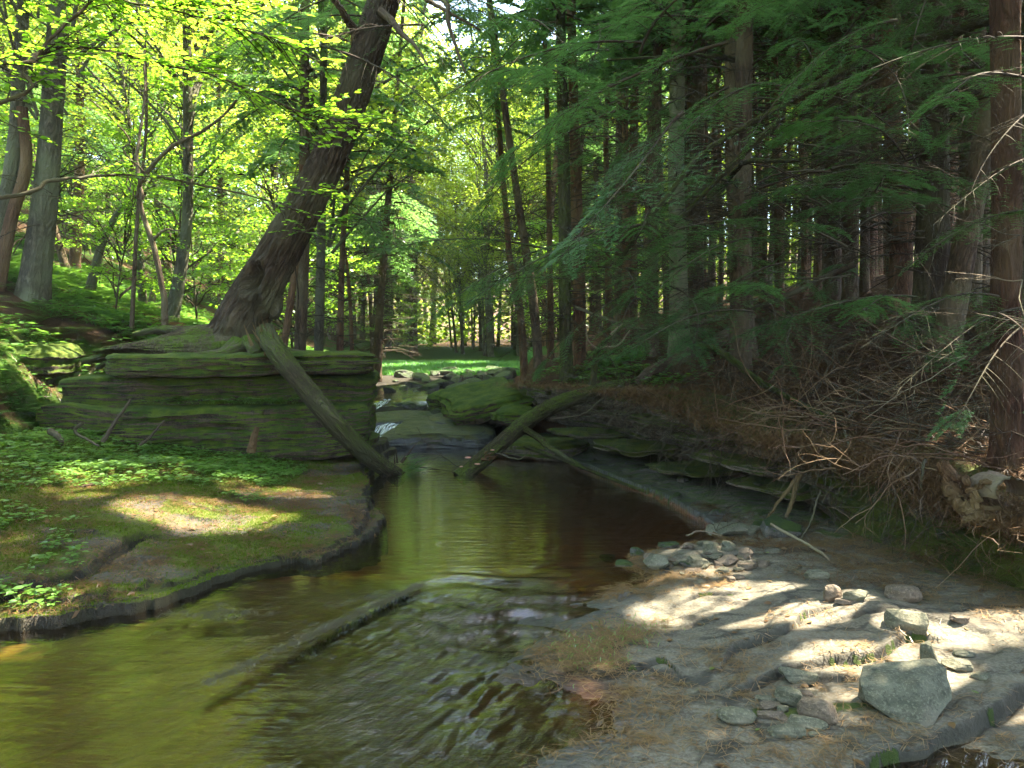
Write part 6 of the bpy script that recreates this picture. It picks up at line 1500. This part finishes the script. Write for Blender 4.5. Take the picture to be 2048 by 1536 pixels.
# ferns
def fern_tmpl(L=1.0):
    Vs, Fs = [], []; n = 0; t = np.linspace(0, 1, 22)
    for k_ in range(7):
        a_ = k_ * .9 + .2 * (k_ % 2); ca, sa = math.cos(a_), math.sin(a_)
        x = t * .85; z = .75 * t - .55 * t ** 2.2
        c = np.stack([x * ca, x * sa, z], -1); s = np.array([-sa, ca, 0]); l = .30 * np.sin(np.clip(t * 1.15, 0, 1) * PI) ** .8 * (1 - t * .45)
        for sg in (-1, 1):
            for i_ in range(3, 22):
                tip = c[i_] + s * sg * l[i_] + np.array([ca, sa, -.05]) * .10 * l[i_]; w_ = .018
                Vs.append(np.array([c[i_] - np.array([ca, sa, 0]) * w_, c[i_] + np.array([ca, sa, 0]) * w_, tip])); Fs.append(np.arange(3) + n); n += 3
    return np.concatenate(Vs), [np.array(Fs)]
FV, FF = fern_tmpl()
def ferns_stuff(n, box, f, zf, s, label):
    XY = vrej(n, *box, f); P = np.column_stack([XY, zf(XY[:, 0], XY[:, 1])]); V, Fs, v = scatter(FV, FF, P, rng.random(n) * 6.28, s * rng.uniform(.5, 1.3, n))
    return tag(obj('fern_cover', Geo().add(V, Fs, v=v), M['fern'], smooth=False), label, None, None, 'stuff')
rosettes(900, (-8.5, -4.7, 5.0, 10.5), lambda x, y: .3 + (fbm(x * 1.5, y * 1.5, 0, 147, 3) > .5), H, .10, 'ground_plants', 'leafy plants on the steep bank left of the stacked blocks', 'fern')
P = pts_on(500, rej(-9, -4.6, 4.5, 11, lambda x, y: 1.0), H); needles(12000, P, .2, .10, .005, .3, 'needle_litter', 'brown needles on the steep bank left of the stacked blocks', zf=H)
ferns_stuff(260, (-9, -5.2, 6.0, 9), lambda x, y: .4 + 0 * x, H, .36, 'ferns above the dark boulder at the left edge')
ferns_stuff(700, (-13, -3.5, 8.5, 19), lambda x, y: (x < xl(y) - 1.2) * (x < -4.9 + .12 * (y - 9) * 3) * (x > -.75 * y - 1) * 1.0, H, .42, 'mass of feathery ferns on the left hillside')
for i, (u, v, s, lab) in enumerate(((190, 872, .28, 'small fern in the plants left of the bare grey stick'), (365, 880, .32, 'fern leaning on the lowest block near the middle'), (395, 884, .26, 'fern beside the one near the middle of the lowest block'), (290, 805, .16, 'little fern on the shelf above the lowest block'), (1262, 792, .26, 'fern hanging at the corner of the shale bank'), (1366, 770, .24, 'small fern on the needle slope above the shale'), (1228, 735, .2, 'tiny fern beside the small dead stem'), (1130, 745, .3, 'sunlit fern at the foot of the smooth greenish trunk'))):
    p = G(u, v) ; V, Fs, vv = scatter(FV, FF, np.zeros((1, 3)), np.array([rng.random() * 6]), np.array([s]))
    tag(obj('fern', Geo().add(V, Fs, v=vv), M['fern'], smooth=False, loc=p), lab, 'fern')
p = G(403, 978); V, Fs, vv = scatter(RV, RF, np.array([[0, 0, 0], [.01, 0, .03], [0, .01, .06]]), np.array([0, 2., 4]), np.array([.07, .08, .05])); tag(obj('small_plant', Geo().add(V, Fs, v=vv), M['plant'], smooth=False, loc=p), 'single pale little plant on the sunlit ledge', 'plant')
# plants on the middle shelf of the block stack and fern curtain on the cut bank
V, Fs, v = scatter(RV, RF, np.array([at(rng.uniform(270, 600), 808, rng.uniform(8.8, 9.1)) for _ in range(80)]), rng.random(80) * 6.28, .07 * rng.uniform(.5, 1.4, 80)); tag(obj('ground_plants', Geo().add(V, Fs, v=v), M['plant'], smooth=False), 'tiny leafy plants along the step between the blocks', None, None, 'stuff')

# fallen leaves
def fallen(n, box, f, zf, label):
    XY = vrej(n, *box, f); P = np.column_stack([XY, zf(XY[:, 0], XY[:, 1]) + .006]); V, Fs, v = scatter(LTV, LTF, P, rng.random(n) * 6.28, .045 * rng.uniform(.6, 1.4, n), tilt=rng.normal(size=n) * .25)
    tag(obj('fallen_leaves', Geo().add(V, Fs, v=v), M['deadleaf'], smooth=False), label, None, None, 'stuff')
M['deadleaf'] = leaf_mat('fallen_leaf', (.10, .045, .018), (.24, .15, .05), (.1, .05, .02), (.2, .12, .03), .15, .05, (.12, .16, .03))
fallen(90, (.3, 3, 2.8, 6), lambda x, y: (x > xs(y) + .1) * 1.0, B, 'fallen leaves scattered on the bare shelf')
fallen(420, (-4.5, -1.3, 3.8, 9), lambda x, y: (LT(x, y) > .05) * 1.0, LT, 'fallen leaves lying on the mossy ledge')
fallen(900, (1, 7, 5, 13), lambda x, y: (x > lip(y)) * 1.0, btop, 'dead leaves on the right slope')
fallen(700, (-9, -4.6, 5, 11), lambda x, y: 1.0 + 0 * x, H, 'dead leaves on the bank left of the blocks')

# ---- far woods behind everything
N_ = 190000
ang = rng.uniform(-.74, .74, N_); dist = rng.uniform(42, 72, N_)
x = np.sin(ang) * dist; y = np.cos(ang) * dist; zb = H(x, y)
hh_ = .3 + 19 * rng.random(N_) ** 1.1
gap = np.exp(-(((x / y) - (900 - 1024) / F) / .055) ** 2) * (hh_ > 9.5)
k_ = (rng.random(N_) > gap * .8) & (fbm(x * .25, y * .25, hh_ * .3, 151, 3) > .40)
x, y, zb, hh_ = x[k_], y[k_], zb[k_], hh_[k_]; n = len(x)
az = rng.random(n) * 6.28; D = norm(np.stack([np.cos(az), np.sin(az), rng.normal(size=n) * .3], -1)); Nn_ = norm(np.array([0, 0, 1.]) + rng.normal(size=(n, 3)) * .7)
V, F4 = quad_leaves(np.stack([x, y, zb + hh_], -1), D, Nn_, rng.uniform(.2, .42, n), rng.uniform(.13, .28, n))
tag(obj('distant_woods', Geo().add(V, F4, v=np.repeat(rng.random(n), 4)), M['broad'], smooth=False), 'far woods closing the view behind the clearing', None, None, 'stuff')
n = 220; ang = rng.uniform(-.74, .74, n); dist = rng.uniform(50, 72, n); x = np.sin(ang) * dist; y = np.cos(ang) * dist; z = H(x, y); t = np.linspace(0, 1, 6)
P = np.stack([x, y, z - .5], -1)[:, None] + np.stack([rng.normal(size=n) * .8, rng.normal(size=n) * .5, np.full(n, 18.)], -1)[:, None] * t[None, :, None]
V, F4, bc, _ = tubes(P, .17 * (1.1 - t)[None] * rng.uniform(.5, 1.2, n)[:, None], 6); tag(obj('distant_trunks', Geo().add(V, F4, bc=bc), M['bark_grey']), 'massed trunks of the far woods', None, None, 'stuff')

# the light haze that hangs between the trees
hb = bmesh.new(); bmesh.ops.create_cube(hb, size=1.0)
hme = bpy.data.meshes.new('haze'); hb.to_mesh(hme); hb.free()
ho = bpy.data.objects.new('haze', hme); sc.collection.objects.link(ho)
ho.scale = (260, 260, 110); ho.location = (0, 60, 48); tag(ho, 'faint bright haze between the trees', kind='stuff')
hm = bpy.data.materials.new('haze'); hm.use_nodes = True; hm.node_tree.nodes.clear()
pv = hm.node_tree.nodes.new('ShaderNodeVolumePrincipled'); pv.inputs['Density'].default_value = .0008; pv.inputs['Color'].default_value = (.93, 1, .88, 1); pv.inputs['Anisotropy'].default_value = .2
hm.node_tree.links.new(pv.outputs[0], hm.node_tree.nodes.new('ShaderNodeOutputMaterial').inputs['Volume']); hme.materials.append(hm)

# let the sun through where it reaches the ground
for o in crowns: carve(o, lw(o))
print('objects', len(sc.objects), 'polys', sum(len(m_.polygons) for m_ in bpy.data.meshes))
